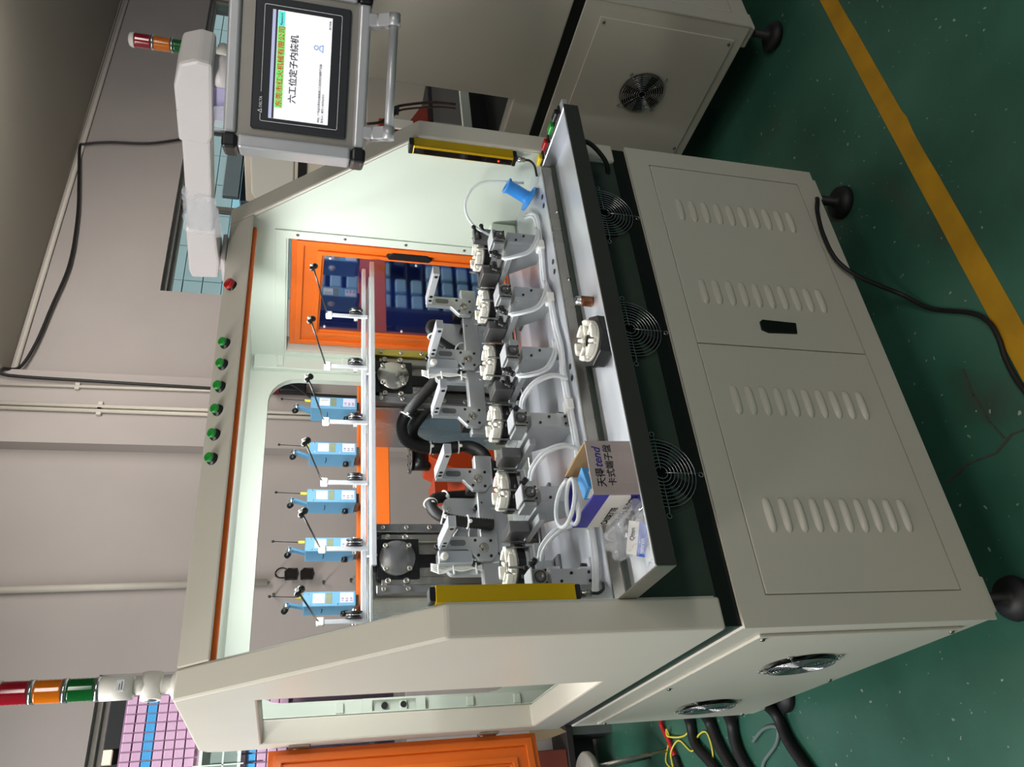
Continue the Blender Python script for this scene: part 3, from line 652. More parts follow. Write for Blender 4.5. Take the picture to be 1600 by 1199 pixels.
o = MB().box(-.05, .05, -.05, .05, 0, .085, .004).build('end_block', INNER, loc=(1.372, .36, 1.1055)); tag(o, 'pale mint block at the right end of the table against the wall', 'block')
ts = empty('thumb_screws', (1.245, .20, 1.262), 'cluster of small black thumb screws above the rightmost fixture', 'screws')
for dx, dz in ((0, .0), (.022, .012), (.030, -.012)): MB().cyl((dx, 0, dz), (dx, -.02, dz + .012), .004, n=8).sphere((dx, -.02, dz + .012), .007, 8).build('screw', PLASTIC, ts)
MB().box(-.012, .04, .0, .02, -.046, .02, .002).build('plate', STEELDARK, ts)
# slide stops on the deck between the fixtures
for i in range(5):
    X = .262 + .201 * i
    e = empty('stop_bracket', (X, .34, 1.105), 'grey steel stop bracket on the table behind the ' + ORD[i] + ' gap between fixtures', 'bracket', 'stop brackets on the table')
    MB().box(-.022, .022, -.03, .05, 0, .008, .001).build('base', STEELDARK, e)
    MB().box(-.018, .018, .0, .03, .008, .05, .002).build('block', ALUGREY, e)
    MB().box(-.022, -.012, -.035, .0, .008, .038, .001).build('ear', ALUGREY, e)

# ================================================================== GANTRIES WITH WINDING HEADS
BOLT = MB().lathe([(.0085, 0), (.0085, .008), (.0075, .009), (.0045, .009), (.0045, .004), (0, .004)], axis=(0, -1, 0), n=16).mesh('bolt', STEEL)
def gantry(gx, idx):
    e = empty('winding_gantry', (gx, .60, .872), ('left' if idx == 0 else 'right') + ' steel gantry column with round bearing caps and winding heads', 'gantry')
    z = lambda v: v - .872
    MB().box(-.105, .105, .0, .26, 0, z(1.555), .002).build('column', STEEL, e)
    for sx in (-1, 1):
        r = MB().box(sx * .088 - .012, sx * .088 + .012, -.030, .0, z(1.00), z(1.545), .002).build('linear_rail', BRASSY if (idx == 1 and sx > 0) else STEELDARK, e)
        for k in range(8): inst(BOLT, 'bolt', r, (sx * .088, -.029, z(1.525) - .066 * k), (0, 0, 0), (.75, .6, .75))
        MB().box(sx * .062 - .012, sx * .062 + .012, -.018, .0, z(1.05), z(1.53), .002).build('guide_strip', STEEL, e)
    MB().box(-.018, .018, -.006, .001, z(1.05), z(1.44)).build('drive_slot', BLACK, e)
    for zc in (1.487, 1.175):
        MB().box(-.058, .058, -.022, .001, z(zc - .062), z(zc + .056), .002).build('bearing_block', BLACK, e)
        c = MB().lathe([(0, .0), (.050, .0), (.050, .010), (.048, .012), (0, .012)], (0, -.022, z(zc)), (0, -1, 0), 36).build('bearing_cap', STEEL if idx or zc < 1.3 else STEELDARK, e)
        for sx in (-1, 1):
            for sz in (-1, 1): inst(BOLT, 'bolt', c, (sx * .033, -.033, z(zc) + sz * .033), (0, 0, 0), (.8, .7, .8))
        for sx in (-1, 1):
            for sz in (-1, 1): inst(BOLT, 'bolt', e, (sx * .063, -.018, z(zc) + sz * .025))
    # carriage
    cp = MB().prism(rrect(-.095, .125, z(1.195), z(1.375), .02), .02, XZ(-.155), .002).build('carriage_plate', ALUGREY, e)
    for x, zz in ((-.07, 1.36), (.09, 1.36), (.02, 1.355), (-.07, 1.21), (.1, 1.215)): inst(BOLT, 'bolt', cp, (x, -.152, z(zz)), (0, 0, 0), (.8, .5, .8))
    MB().box(-.05, .07, -.135, -.03, z(1.22), z(1.34), .003).build('carriage_block', STEELDARK, e)
    MB().tube([(-.03, -.16, z(1.27)), (.0, -.168, z(1.31)), (.04, -.168, z(1.30)), (.05, -.16, z(1.25))], .0025, 6, 6).tube([(.03, -.16, z(1.34)), (.0, -.170, z(1.355)), (-.04, -.168, z(1.33))], .0025, 6, 6).build('clear_line', CLEAR, cp)
    MB().box(-.285, .245, -.182, -.155, z(1.235), z(1.285), .003).build('cross_beam', ALUGREY, e)
    for k in range(3):
        xa = (.135 + .2 * (k + 3 * idx)) - gx
        a = MB().prism([(xa - .034, z(1.262)), (xa - .014, z(1.244)), (xa + .014, z(1.244)), (xa + .032, z(1.262)), (xa + .032, z(1.400)), (xa - .004, z(1.400)), (xa - .004, z(1.325)), (xa - .034, z(1.298))], .016, XZ(-.200), .002).build('winding_arm', ALUGREY, e)
        MB().prism(rrect(xa + .006, xa + .022, z(1.330), z(1.372), .007), .0012, XZ(-.2012)).build('slot', STEELDARK, a)
        MB().lathe([(.013, 0), (.013, .003), (.010, .003), (.006, .001), (0, .001)], (xa, -.2, z(1.282)), (0, -1, 0), 20).build('spindle', STEEL, a)
        for dx, dz in ((-.022, -.018), (.020, -.020), (-.020, .016), (.021, .022)): MB().cyl((xa + dx, -.199, z(1.282) + dz), (xa + dx, -.2015, z(1.282) + dz), .0042, n=10).build('bolt', BLACK, a)
        n = MB().box(xa + .000, xa + .030, -.345, -.195, z(1.383), z(1.403), .001).build('nozzle_bar', WHITEALU, e)
        for yy, m_ in ((-.33, BLACK), (-.235, BLACK), (-.215, BLACK)):
            MB().cyl((xa - .001, yy, z(1.392)), (xa + .0005, yy, z(1.392)), .0055, n=10).build('hole', m_, n)
        MB().box(xa - .03, xa + .03, -.184, -.15, z(1.262), z(1.31), .002).build('arm_mount', BLACK, e)
    # small air cylinder with rod, left of the carriage
    ac = MB().box(-.080, -.045, -.205, -.165, z(1.315), z(1.405), .002).build('air_cylinder', ALU, e)
    MB().cyl((-.062, -.185, z(1.315)), (-.062, -.185, z(1.26)), .005, n=10).build('piston_rod', CHROME, ac)
    MB().lathe([(.010, 0), (.010, .008), (0, .008)], (-.062, -.205, z(1.39)), (0, -1, 0), 14).build('end_cap', WHITEP, ac)
    for x, zz in ((-.02, 1.40), (-.055, 1.25), (.09, 1.285)): MB().cyl((x, -.157, z(zz)), (x, -.175, z(zz)), .008, n=10).cyl((x, -.172, z(zz)), (x + .012, -.178, z(zz) - .014), .006, n=8).build('air_fitting', PLASTIC, e)
    wb_ = MB()
    for k in range(5):
        a = .004 * k; wb_.tube([(-.085 + a, -.17, z(1.42)), (-.095 + a, -.175, z(1.39) - a), (-.075 - a, -.18, z(1.34)), (-.09 + a, -.175, z(1.28)), (-.07, -.17 - a, z(1.24))], .0022, 6, 6)
    wb_.build('wire_bundle', NATPLAST, e)
    for zz in (1.40, 1.36, 1.30): MB().torus((-.083, -.175, z(zz)), .013, .0022, (0, .3, 1), 16, 5).build('cable_tie', NATPLAST, e)
    return e
gantry(.372, 0); gantry(.972, 1)

# corrugated hoses
def hose(label, pts, ties, r=.0165):
    e = empty('corrugated_hose', pts[0], label, 'hose'); o = Vector(pts[0])
    MB().tube([Vector(p) - o for p in pts], r, 10, 10, ridge=.0022, pitch=.008).build('conduit', RUBBER, e)
    for p, ax in ties: MB().torus(Vector(p) - o, r + .003, .0026, ax, 20, 6).sphere(Vector(p) - o + Vector((-.005, -r - .004, -.004)), .006, 8).build('cable_tie', NATPLAST, e)
    return e
hose('black corrugated hose looping up from the right winding gantry', [(1.00, .50, 1.335), (.93, .52, 1.36), (.87, .56, 1.42), (.83, .62, 1.455), (.79, .66, 1.44), (.775, .68, 1.38), (.775, .68, 1.30), (.775, .66, 1.235), (.735, .64, 1.195), (.675, .62, 1.20), (.63, .60, 1.235)], [((.845, .60, 1.447), (1, -.4, -.6)), ((.776, .68, 1.36), (0, 0, 1)), ((.775, .67, 1.27), (0, .1, 1)), ((.71, .63, 1.192), (1, 0, .2))])
hose('second black corrugated hose beside the looping one', [(.99, .56, 1.31), (.93, .58, 1.33), (.87, .62, 1.385), (.835, .67, 1.415), (.815, .71, 1.40), (.80, .73, 1.33), (.80, .71, 1.25), (.765, .69, 1.205), (.70, .67, 1.205), (.63, .65, 1.24)], [((.80, .73, 1.34), (0, 0, 1))])
hose('black corrugated hose arching over the left winding gantry', [(.40, .40, 1.25), (.41, .405, 1.33), (.425, .41, 1.385), (.46, .43, 1.41), (.50, .46, 1.395), (.525, .50, 1.35), (.555, .54, 1.27), (.62, .58, 1.21), (.69, .62, 1.17)], [((.425, .41, 1.385), (.3, .1, 1)), ((.48, .445, 1.41), (1, .6, 0)), ((.52, .49, 1.36), (.4, .4, -1)), ((.41, .405, 1.32), (0, 0, 1))], .014)

hose('short black corrugated hose at the right side of the right gantry', [(1.085, .52, 1.26), (1.10, .47, 1.34), (1.095, .45, 1.375), (1.06, .44, 1.385), (1.02, .44, 1.355), (.99, .45, 1.30)], [((1.097, .46, 1.355), (0, 0, 1)), ((1.04, .44, 1.378), (1, 0, .2))], .013)

# ================================================================== WIRE GUIDE RAIL, GUIDES, TENSIONERS
e = empty('guide_rail', (.75, .60, 1.54), 'long silver rail above the gantries carrying the wire guides', 'rail')
MB().box(-.66, .665, -.012, .012, .030, .043, .001).build('front_bar', WHITEALU, e)
MB().box(-.40, .677, -.040, -.026, .004, .019, .001).build('lower_bar', WHITEALU, e)
MB().box(-.55, .62, -.026, .05, .014, .022, .001).build('web_plate', ALUGREY, e)
for x in (-.37, .23): MB().prism([(-.026, .0), (.05, .0), (.05, .03), (-.01, .03)], .006, YZ(x)).build('gusset', ALU, e)
def wire_guide(i):
    X = .204 + .2 * i
    e = empty('wire_guide', (X, .588, 1.575), 'white wire guide arm with black pulley on the silver rail, ' + ORD[i] + ' of six', 'wire guide', 'wire guide arms')
    MB().box(-.006, .006, -.008, .0, -.010, .122, .001).build('arm', WHITEALU, e)
    MB().box(-.009, .013, -.010, .010, .104, .124, .004, 2).build('knob', WHITEP, e)
    p = MB().lathe([(0, -.010), (.022, -.010), (.023, -.007), (.017, -.003), (.017, .003), (.023, .007), (.022, .010), (0, .010)], (.018, -.002, .028), (1, -.25, 0), 24).build('pulley', PLASTIC, e)
    MB().torus((.018, -.002, .028), .0195, .0018, (1, -.25, 0), 24, 5).build('groove', CHROME, p)
    MB().cyl((-.012, .005, .028), (.032, -.006, .028), .006, n=10).build('axle', CHROME, e)
    L = (.005, -.22, .052)
    MB().cyl((.004, -.002, .120), (.004 + L[0], L[1], .120 + L[2]), .0025, n=8).build('rod', PLASTIC, e)
    c = Vector((.004 + L[0], L[1], .120 + L[2]))
    MB().sphere(c + Vector((-.002, 0, .004)), .008, 10).sphere(c + Vector((.012, .004, -.004)), .0095, 10).build('eyelet', PLASTIC, e)
    MB().sphere(c + Vector((.006, -.008, .006)), .005, 8).build('bead', WHITEP, e)
for i in range(6): wire_guide(i)
ob = MB().box(-.575, .575, -.02, .02, 0, .122, .003).build('cross_beam', ORANGE, loc=(.81, 1.245, 1.422)); tag(ob, 'orange beam across the rear opening under the blue tensioners', 'beam')
LAB1 = mat('white_label', (226, 228, 230), 0.5, var=.05, scale=80); LAB2 = mat('olive_label', (130, 140, 112), 0.5, var=.15, scale=40); LAB3 = mat('pale_label', (208, 204, 222), 0.5, var=.05, scale=80)
INK = mat('black_ink', (30, 30, 36), 0.6, var=.1, scale=100); INKR = mat('red_ink', (214, 66, 40), 0.6, var=.05, scale=100); INKB = mat('navy_ink', (46, 40, 130), 0.5, var=.05, scale=100)
RX90 = (PI / 2, 0, 0)
def tensioner(i, X):
    e = empty('wire_tensioner', (X, 1.12, 1.545), 'blue wire tensioner with white labels on the orange beam, ' + ('rightmost', 'fourth from left', 'third from left', 'second from left', 'leftmost')[i] + ' of five', 'tensioner', 'wire tensioners')
    MB().box(0, .048, 0, .104, .012, .180, .003).build('case', BLUE, e)
    MB().box(-.001, .049, -.0015, .022, .010, .182, .002).build('front_cover', BLUE, e)
    lb = MB().box(.010, .042, -.0026, -.001, .112, .150).build('label', LAB1, e)
    for k in range(3): MB().box(.030 + .003 * k, .031 + .003 * k, -.0030, -.0025, .116, .146).build('print', LAB2, lb)
    MB().box(.008, .044, -.0026, -.001, .088, .108).build('label', LAB2, e)
    l3 = MB().box(.010, .044, -.0026, -.001, .018, .062).build('label', LAB3, e)
    for k, t_ in enumerate(('1.0', '0.5', '2.0')): text(t_, .011, INK, l3, (.013, -.0028, .050 - .014 * k), RX90)
    for x, z in ((.006, .160), (.006, .070), (.042, .165)): MB().sphere((x, -.002, z), .003, 8).build('screw', CHROME, e)
    ar = MB().prism([(.012, .176), (.040, .176), (-.010, .245), (-.030, .236)], .010, lambda u, v, d: (d + .008, u + .03, v), .002).build('swing_arm', BLUE, e)
    MB().lathe([(.010, 0), (.010, .018), (0, .020)], (-.002, .022, .235), (-.6, -.8, .3), 12).build('knob', PLASTIC, ar)
    MB().cyl((.006, .006, .226), (.006, .012, .240), .010, n=12).build('roller', CHROME, ar)
    MB().box(.030, .040, .005, .012, .182, .205, .002).build('clip', mat('yellow_clip', (214, 206, 70), 0.4, var=.05, scale=30), e)
    MB().cyl((.035, .009, .2), (.040, .012, .285), .0014, n=6).sphere((.040, .012, .288), .005, 8).build('feeler_rod', PLASTIC, e)
    MB().lathe([(.016, 0), (.016, .004), (.006, .014), (0, .014)], (.048, .05, .115), (1, 0, 0), 16).build('felt_pad', WHITEP, e)
    MB().lathe([(.010, 0), (.012, .014), (0, .016)], (0.0, .065, .045), (-1, 0, 0), 12).build('side_knob', PLASTIC, e)
    MB().box(.005, .043, .02, .10, -.001, .012, .001).build('foot', SCREW, e)
    MB().tube([(-.0005, .03, .12), (-.001, .05, .118), (-.001, .07, .12)], .0012, 5, 3).build('marking', INK, e)
for i, X in enumerate((1.165, .970, .780, .598, .408)): tensioner(i, X)

# ================================================================== SIGNAL TOWERS
def lens(name, rgb): return mat(name, rgb, 0.12, var=0.25, scale=40, coat=0.6, stretch=(1, 1, .3))
LR, LO, LG = lens('red_lens', (150, 16, 34)), lens('amber_lens', (212, 112, 14)), lens('green_lens', (14, 96, 40))
def tower(loc, label):
    e = empty('signal_tower', loc, label, 'signal light'); r = .0255
    MB().lathe([(.034, 0), (.034, .004), (.026, .010), (.018, .015), (.018, .030), (.020, .034), (0, .034)], n=24).build('foot', WHITEP, e)
    MB().cyl((-.03, 0, .054), (.03, 0, .054), .0225, n=24).build('swivel', WHITEP, e)
    MB().lathe([(.014, -.0005), (.014, .001), (0, .001)], (-.03, 0, .054), (-1, 0, 0), 16).build('swivel_cap', ALU, e)
    MB().cyl((0, 0, .06), (0, 0, .098), .017, n=16).build('neck', WHITEP, e)
    b = MB().lathe([(0, .092), (r + .001, .092), (r + .001, .160), (0, .160)], n=28).build('base', WHITEP, e)
    lb = MB().box(-.012, .012, -r - .0016, -r + .004, .108, .124).build('label', LAB1, b)
    MB().box(-.009, .009, -r - .0020, -r, .112, .1135).box(-.009, .004, -r - .0020, -r, .117, .1185).build('print', INK, b)
    z = .160
    for m, nm in ((LG, 'green_lens'), (LO, 'amber_lens'), (LR, 'red_lens')):
        MB().lathe([(0, z), (r + .0015, z), (r + .0015, z + .010), (0, z + .010)], n=28).build('ring', CHROME, e)
        o = MB()
        prof = []
        for k in range(13): prof.append((r - (.0006 if k % 2 else 0), z + .010 + .056 * k / 12))
        o.lathe([(0, z + .010)] + prof + [(0, z + .066)], n=28).build(nm, m, e)
        z += .066
    MB().lathe([(0, z), (r + .0015, z), (r + .0015, z + .006), (r * .9, z + .016), (r * .4, z + .021), (0, z + .021)], n=28).build('cap', WHITEP, e)
tower((.046, .50, 2.0085), 'red, amber and green signal tower on the left top corner of the machine')
tower((2.306, .47, 2.0185 + .035), 'distant signal tower of the second machine, its foot hidden by the screen arm')
o = MB().box(-.05, .05, -.05, .05, 0, .0365, .003).build('tower_plinth', PAINT2, loc=(2.306, .47, 2.0175)); tag(o, 'beige plinth under the distant signal tower, hidden behind the screen arm', 'plinth')

# ================================================================== OPERATOR PANEL
HA = math.atan2(-.572, .82)
hp_ = empty('operator_panel', (1.13, -.232, 1.888), 'grey touch-screen operator panel hanging from a white arm', 'control panel', None, HA)
GREYP = mat('grey_panel', (160, 155, 147), 0.35, 0.4, var=0.08, scale=10)
SATIN = mat('satin_aluminium', (186, 187, 190), 0.38, 0.4, var=.06, scale=20)
HMIB = mat('hmi_black', (44, 46, 50), 0.35, var=.08, scale=30)
# local: x right, y away from the viewer, z up; outline corner at the origin
MB().box(-.045, .312, .004, .075, -.224, .064, .004).build('case', ALUGREY, hp_)
MB().box(-.040, .306, -.001, .006, -.218, .056, .0005).build('face_plate', GREYP, hp_)
fprof = lambda: None
for a in ((-.034, .302, .050, .078), (-.034, .302, -.240, -.212)): MB().box(a[0], a[1], -.012, .078, a[2], a[3], .007, 3).build('frame_bar', SATIN, hp_)
for a in ((-.066, -.034), (.302, .334)): MB().box(a[0], a[1], -.012, .078, -.208, .046, .007, 3).build('frame_bar', SATIN, hp_)
for x in (-.052, .320):
    for z in (.064, -.226):
        c = MB().box(x - .017, x + .017, -.014, .080, z - .017, z + .017, .008, 3).build('corner_cap', PLASTIC, hp_)
bz = MB().box(-.017, .284, -.010, .0, -.194, .020, .003).build('bezel', HMIB, hp_)
WHT = mat('silk_print', (226, 228, 230), 0.5, var=.02, scale=40)
MB().plate(rrect(.0, .266, -.174, .0, .004, 3), [rrect(.0012, .2648, -.1728, -.0012, .003, 3)], .0006, XZ(-.0106)).build('outline', WHT, bz)
MB().box(.018, .066, -.0112, -.0102, -.004, .004).build('outline_gap', HMIB, bz)
text('DELTA', .0085, WHT, bz, (.030, -.0114, -.0035), RX90)
MB().plate([(.018, -.004), (.028, -.004), (.023, .006)], [[(.0205, -.0025), (.0255, -.0025), (.023, .0028)]], .0005, XZ(-.0114)).build('emblem', WHT, bz)
def glow(n, rgb, s): return mat(n, rgb, 0.3, emit=(rgb, s))
scr = MB().box(.009, .2555, -.0112, -.0102, -.152, -.0185).build('screen', glow('screen_white', (236, 236, 238), .66), hp_)
def spanel(n, x0, x1, z0, z1, m, d=.0004): return MB().box(x0, x1, -.0112 - d, -.0112, z0, z1).build(n, m, scr)
spanel('title_bar', .009, .2555, -.0255, -.0185, glow('screen_blue_bar', (170, 174, 206), .7)); spanel('title_shade', .009, .2555, -.030, -.0255, glow('screen_dark_bar', (52, 54, 66), .5))
spanel('banner', .034, .219, -.048, -.031, glow('screen_green', (120, 226, 116), .6)); spanel('badge', .219, .2535, -.046, -.031, glow('screen_cyan', (100, 226, 216), .6))
SR, SB, SG = glow('screen_red', (206, 52, 20), .45), glow('screen_ink', (40, 42, 64), .25), glow('screen_grey_ink', (84, 86, 98), .25)
text('东莞市红火机械有限公司', .0152, SR, scr, (.036, -.0118, -.0455), RX90, ext=.0002, sx=1.10)
text('Password', .0068, SB, scr, (.222, -.0118, -.041), RX90, ext=.0002)
text('六工位定子内绕机', .0195, SB, scr, (.048, -.0118, -.076), RX90, ext=.0002)
text('地址：广东省东莞市石碣镇涌口工业区科技园路产业园', .0056, SG, scr, (.012, -.0118, -.132), RX90, ext=.0002)
text('联系人：黄生 13829267515', .0056, SG, scr, (.012, -.0118, -.1405), RX90, ext=.0002)
text('用户登录', .0050, SG, scr, (.228, -.0118, -.149), RX90, ext=.0002)
SBL = glow('screen_icon', (84, 130, 196), .7)
MB().plate(circ(.183, -.118, .0055, 16), [circ(.183, -.118, .0038, 16)], .0004, XZ(-.0118)).plate([(.173, -.134), (.191, -.134), (.187, -.125), (.178, -.125)], [[(.1755, -.1325), (.1885, -.1325), (.186, -.1265), (.179, -.1265)]], .0004, XZ(-.0118)).build('user_icon', SBL, scr)
hd_ = MB().cyl((-.010, -.030, -.292), (.268, -.030, -.292), .0105, n=20).build('handle_bar', SATIN, hp_)
for x in (-.012, .252):
    MB().box(x - .0, x + .030, -.018, .012, -.262, -.236, .003).cyl((x, -.010, -.262), (x + .030, -.010, -.262), .013, n=16).cyl((x, -.030, -.292), (x + .030, -.030, -.292), .0145, n=18).prism([(-.022, -.256), (.002, -.262), (-.022, -.304), (-.044, -.292)], .030, YZ(x), .002).build('handle_bracket', SATIN, hp_)
# suspension arm on the roof
AW = mat('arm_white', (214, 208, 206), 0.38, var=.04, scale=8)
ae = empty('support_arm', (1.335, .50, 2.0095), 'white jointed support arm carrying the operator panel from the roof', 'support arm')
MB().box(-.055, .055, -.055, .055, 0, .014, .004).build('flange', AW, ae)
MB().cyl((0, 0, .012), (0, 0, .040), .040, n=24).build('pivot', AW, ae)
MB().plate([(.045, .026), (.052, .105), (.02, .112), (-.17, .104), (-.185, .10), (-.185, .022), (-.03, .018)], [], .094, lambda u, v, d: (-.047 + d - u * -.0, u, v), .008).build('knuckle', AW, ae)
bmx = Matrix.Rotation(math.atan2(.0, 1), 4, 'Z')
a0 = Vector((1.312, .30, 2.070)) - Vector((1.335, .50, 2.0095)); a1 = Vector((1.262, -.12, 2.045)) - Vector((1.335, .50, 2.0095))
dv = (a1 - a0); L = dv.length; q = dv.to_track_quat('Y', 'Z').to_matrix().to_4x4(); q.translation = a0
MB().box(-.036, .036, -.02, L, -.033, .035, .006, 2, mx=q).build('beam', AW, ae)
MB().box(-.030, .030, .03, L - .03, -.0345, -.033, mx=q).build('beam_cover', ALU, ae)
hq = dv.to_track_quat('Y', 'Z').to_matrix().to_4x4(); hq.translation = a1
MB().plate([(-.05, .040), (.13, .042), (.20, .028), (.22, -.01), (.215, -.042), (-.02, -.040), (-.05, -.030)], [], .104, lambda u, v, d: tuple(hq @ Vector((-.052 + d, u, v))), .008).build('head', AW, ae)
LAV = mat('lavender_film', (176, 170, 204), 0.35, var=.08, scale=10)
MB().box(-.042, .030, .02, .13, -.098, -.038, .002, mx=hq).build('cable_cover', LAV, ae)
MB().cyl(hq @ Vector((0, .150, -.04)), hq @ Vector((0, .150, -.074)), .036, n=24).build('swivel', AW, ae)
FILM = mat('clear_film', (236, 238, 242), 0.08, trans=0.0, alpha=0.22, var=.03, scale=20)
def film(name, pts, label, seed):
    random.seed(seed); b = bmesh.new(); g = []
    n = 14; A, B, C, D2 = [Vector(p) for p in pts]
    for i in range(n + 1):
        row = []
        for j in range(n + 1):
            u, v = i / n, j / n
            p = A * (1 - u) * (1 - v) + B * u * (1 - v) + C * u * v + D2 * (1 - u) * v
            p += Vector((random.uniform(-1, 1), random.uniform(-1, 1), random.uniform(-1, 1))) * .0035 + Vector((0, -.012 * math.sin(u * PI), .010 * math.sin(v * PI * 1.5)))
            row.append(b.verts.new(p))
        g.append(row)
    for i in range(n):
        for j in range(n): f = b.faces.new((g[i][j], g[i + 1][j], g[i + 1][j + 1], g[i][j + 1])); f.smooth = True
    me = bpy.data.meshes.new(name); b.to_mesh(me); b.free(); me.materials.append(FILM)
    o = bpy.data.objects.new(name, me); COL.objects.link(o); md = o.modifiers.new('s', 'SOLIDIFY'); md.thickness = .0006
    return tag(o, label, 'film')
film('plastic_film', [(1.222, -.10, 2.080), (1.205, -.17, 2.08), (1.215, -.20, 1.965), (1.225, -.11, 1.960)], 'clear protective film hanging off the arm beside the screen', 3)
film('plastic_film', [(1.268, .31, 2.115), (1.258, .12, 2.10), (1.258, .16, 2.030), (1.268, .33, 2.018)], 'clear protective film wrapped around the rear of the support arm', 5)

# ================================================================== THINGS ON THE TRAY
BC = MB().prism([(.066 * math.cos(math.radians(a)), .066 * math.sin(math.radians(a))) for a in range(22, 382, 45)], .031, XY(-.010), .002).mesh('core', BLACK)
stator((.672, -.085, 1.0755), (math.radians(4), 0, .25), 'white stator on an octagonal black core lying in the front tray', None, BC)
cf = empty('threaded_coupling', (.815, -.062, 1.0615), 'small copper brown coupling with steel thread standing in the front tray', 'coupling')
COP = mat('copper_brown', (134, 88, 62), 0.35, 0.8, var=.25, scale=60)
MB().lathe([(.008, 0), (.013, 0), (.0135, .004), (.0135, .030), (.012, .032), (.008, .032), (.008, 0)], n=20).build('sleeve', COP, cf)
m_ = MB()
for k in range(4): m_.torus((0, 0, .034 + .003 * k), .0105, .0016, (0, 0, 1), 18, 5)
m_.cyl((0, 0, .03), (0, 0, .047), .009, n=14).build('thread', CHROME, cf)
SPB = mat('blue_spool_plastic', (54, 140, 222), 0.35, var=.05, scale=20)
spo = empty('wire_spool', (1.332, .105, 1.122), 'bright blue plastic spool standing at the right end of the table', 'spool'); spo.rotation_euler = (math.radians(14), math.radians(20), 0)
MB().lathe([(.012, 0), (.034, 0), (.036, .003), (.034, .007), (.022, .010), (.020, .02), (.020, .075), (.024, .078), (.025, .084), (.012, .084), (.012, 0)], n=28).build('barrel', SPB, spo)
MB().lathe([(.034, .001), (.040, .001), (.040, .006), (.034, .006), (.034, .001)], n=28).build('flange', SPB, spo)
CARD = mat('grey_cardboard', (172, 160, 156), 0.75, var=.06, scale=20, bump=.05, bscale=120); KRAFT = mat('brown_cardboard', (182, 150, 108), 0.8, var=.08, scale=20)
BLU = mat('carton_blue', (58, 52, 160), 0.45, var=.05, scale=20); CRM = mat('carton_white', (224, 220, 212), 0.5, var=.04, scale=20)
def carton():
    e = empty('cardboard_box', (.244, -.145, 1.0625), 'open cardboard carton with blue stripes standing in the front tray', 'box', None, math.radians(0.5))
    # local: x 0..0.125, y 0..0.17, z 0..0.115
    Wd, Dp, H, t = .126, .172, .115, .003
    e.rotation_euler = (math.radians(-3.0), 0, math.radians(.5))
    MB().box(0, Wd, 0, t, 0, H).build('front_wall', CARD, e)
    for k in range(9): pass
    MB().box(0, t, t, Dp, 0, H).build('side_wall', CRM, e); MB().box(Wd - t, Wd, t, Dp, 0, H).build('side_wall', KRAFT, e)
    MB().box(t, Wd - t, Dp - t, Dp, 0, H).build('rear_wall', CRM, e); MB().box(0, Wd, 0, Dp, 0, t).build('bottom', KRAFT, e)
    MB().box(-.0006, .0, 0, Dp, H - .034, H).box(-.0004, t + .0004, 0, Dp, H, H + .0006).box(t, Wd - t, Dp - t - .0006, Dp, H - .012, H + .0006).build('blue_band', BLU, e)
    MB().prism([(0, 0), (.09, 0), (0, .035)], .0006, YZ(-.0006)).build('blue_corner', BLU, e)
    f = MB().box(.0, .022, 0, .0, H, H).box(Wd - .001, Wd + .001, .0, Dp, H, H + .0005).build('flap', KRAFT, e)
    text('天得', .022, INK, e, (.018, -.0004, .085), RX90); text('tend', .026, INKB, e, (.062, -.0004, .085), RX90, shear=.3)
    text('卡式端子盤', .0195, INK, e, (.020, -.0004, .062), RX90)
    rs = (PI / 2, 0, -PI / 2)
    text('CASSETTE', .020, INK, e, (-.0008, .155, .042), rs); text('TERMINAL BLOCKS', .020, INK, e, (-.0008, .165, .016), rs, sx=.92)
    s_ = MB()
    for k in range(6): s_.box(.004 + k * .004, .005 + k * .004, -.0006, 0, 0, H)
    for k in range(6): s_.box(Wd - .005 - k * .004, Wd - .004 - k * .004, -.0006, 0, 0, H)
    tag(s_.build('corrugation', CARD, e), kind='stuff')
    return e
carton()
sb = empty('parts_box', (.300, -.075, 1.110), 'small light blue parts box inside the open carton', 'box', None, .35)
MB().box(-.030, .030, -.020, .020, 0, .062, .001).build('body', mat('light_blue_card', (70, 150, 214), .4, var=.05, scale=20), sb); MB().box(-.0308, -.029, -.014, .014, .008, .055).box(-.016, .016, -.0208, -.019, .012, .05).build('label', CRM, sb)
ct = empty('coiled_tube', (.30, -.05, 1.165), 'coil of clear plastic tube stuffed in the open carton', 'tube')
pts = [(-.02 + .055 * math.cos(a * .55) * (1 - .010 * a) + .0, .03 + .065 * math.sin(a * .55) * (1 - .010 * a), .012 + .020 * math.sin(a * .275 + .4) + .001 * a) for a in range(21)]
MB().tube(pts, .0050, 8, 4).build('hose', CLEAR, ct)
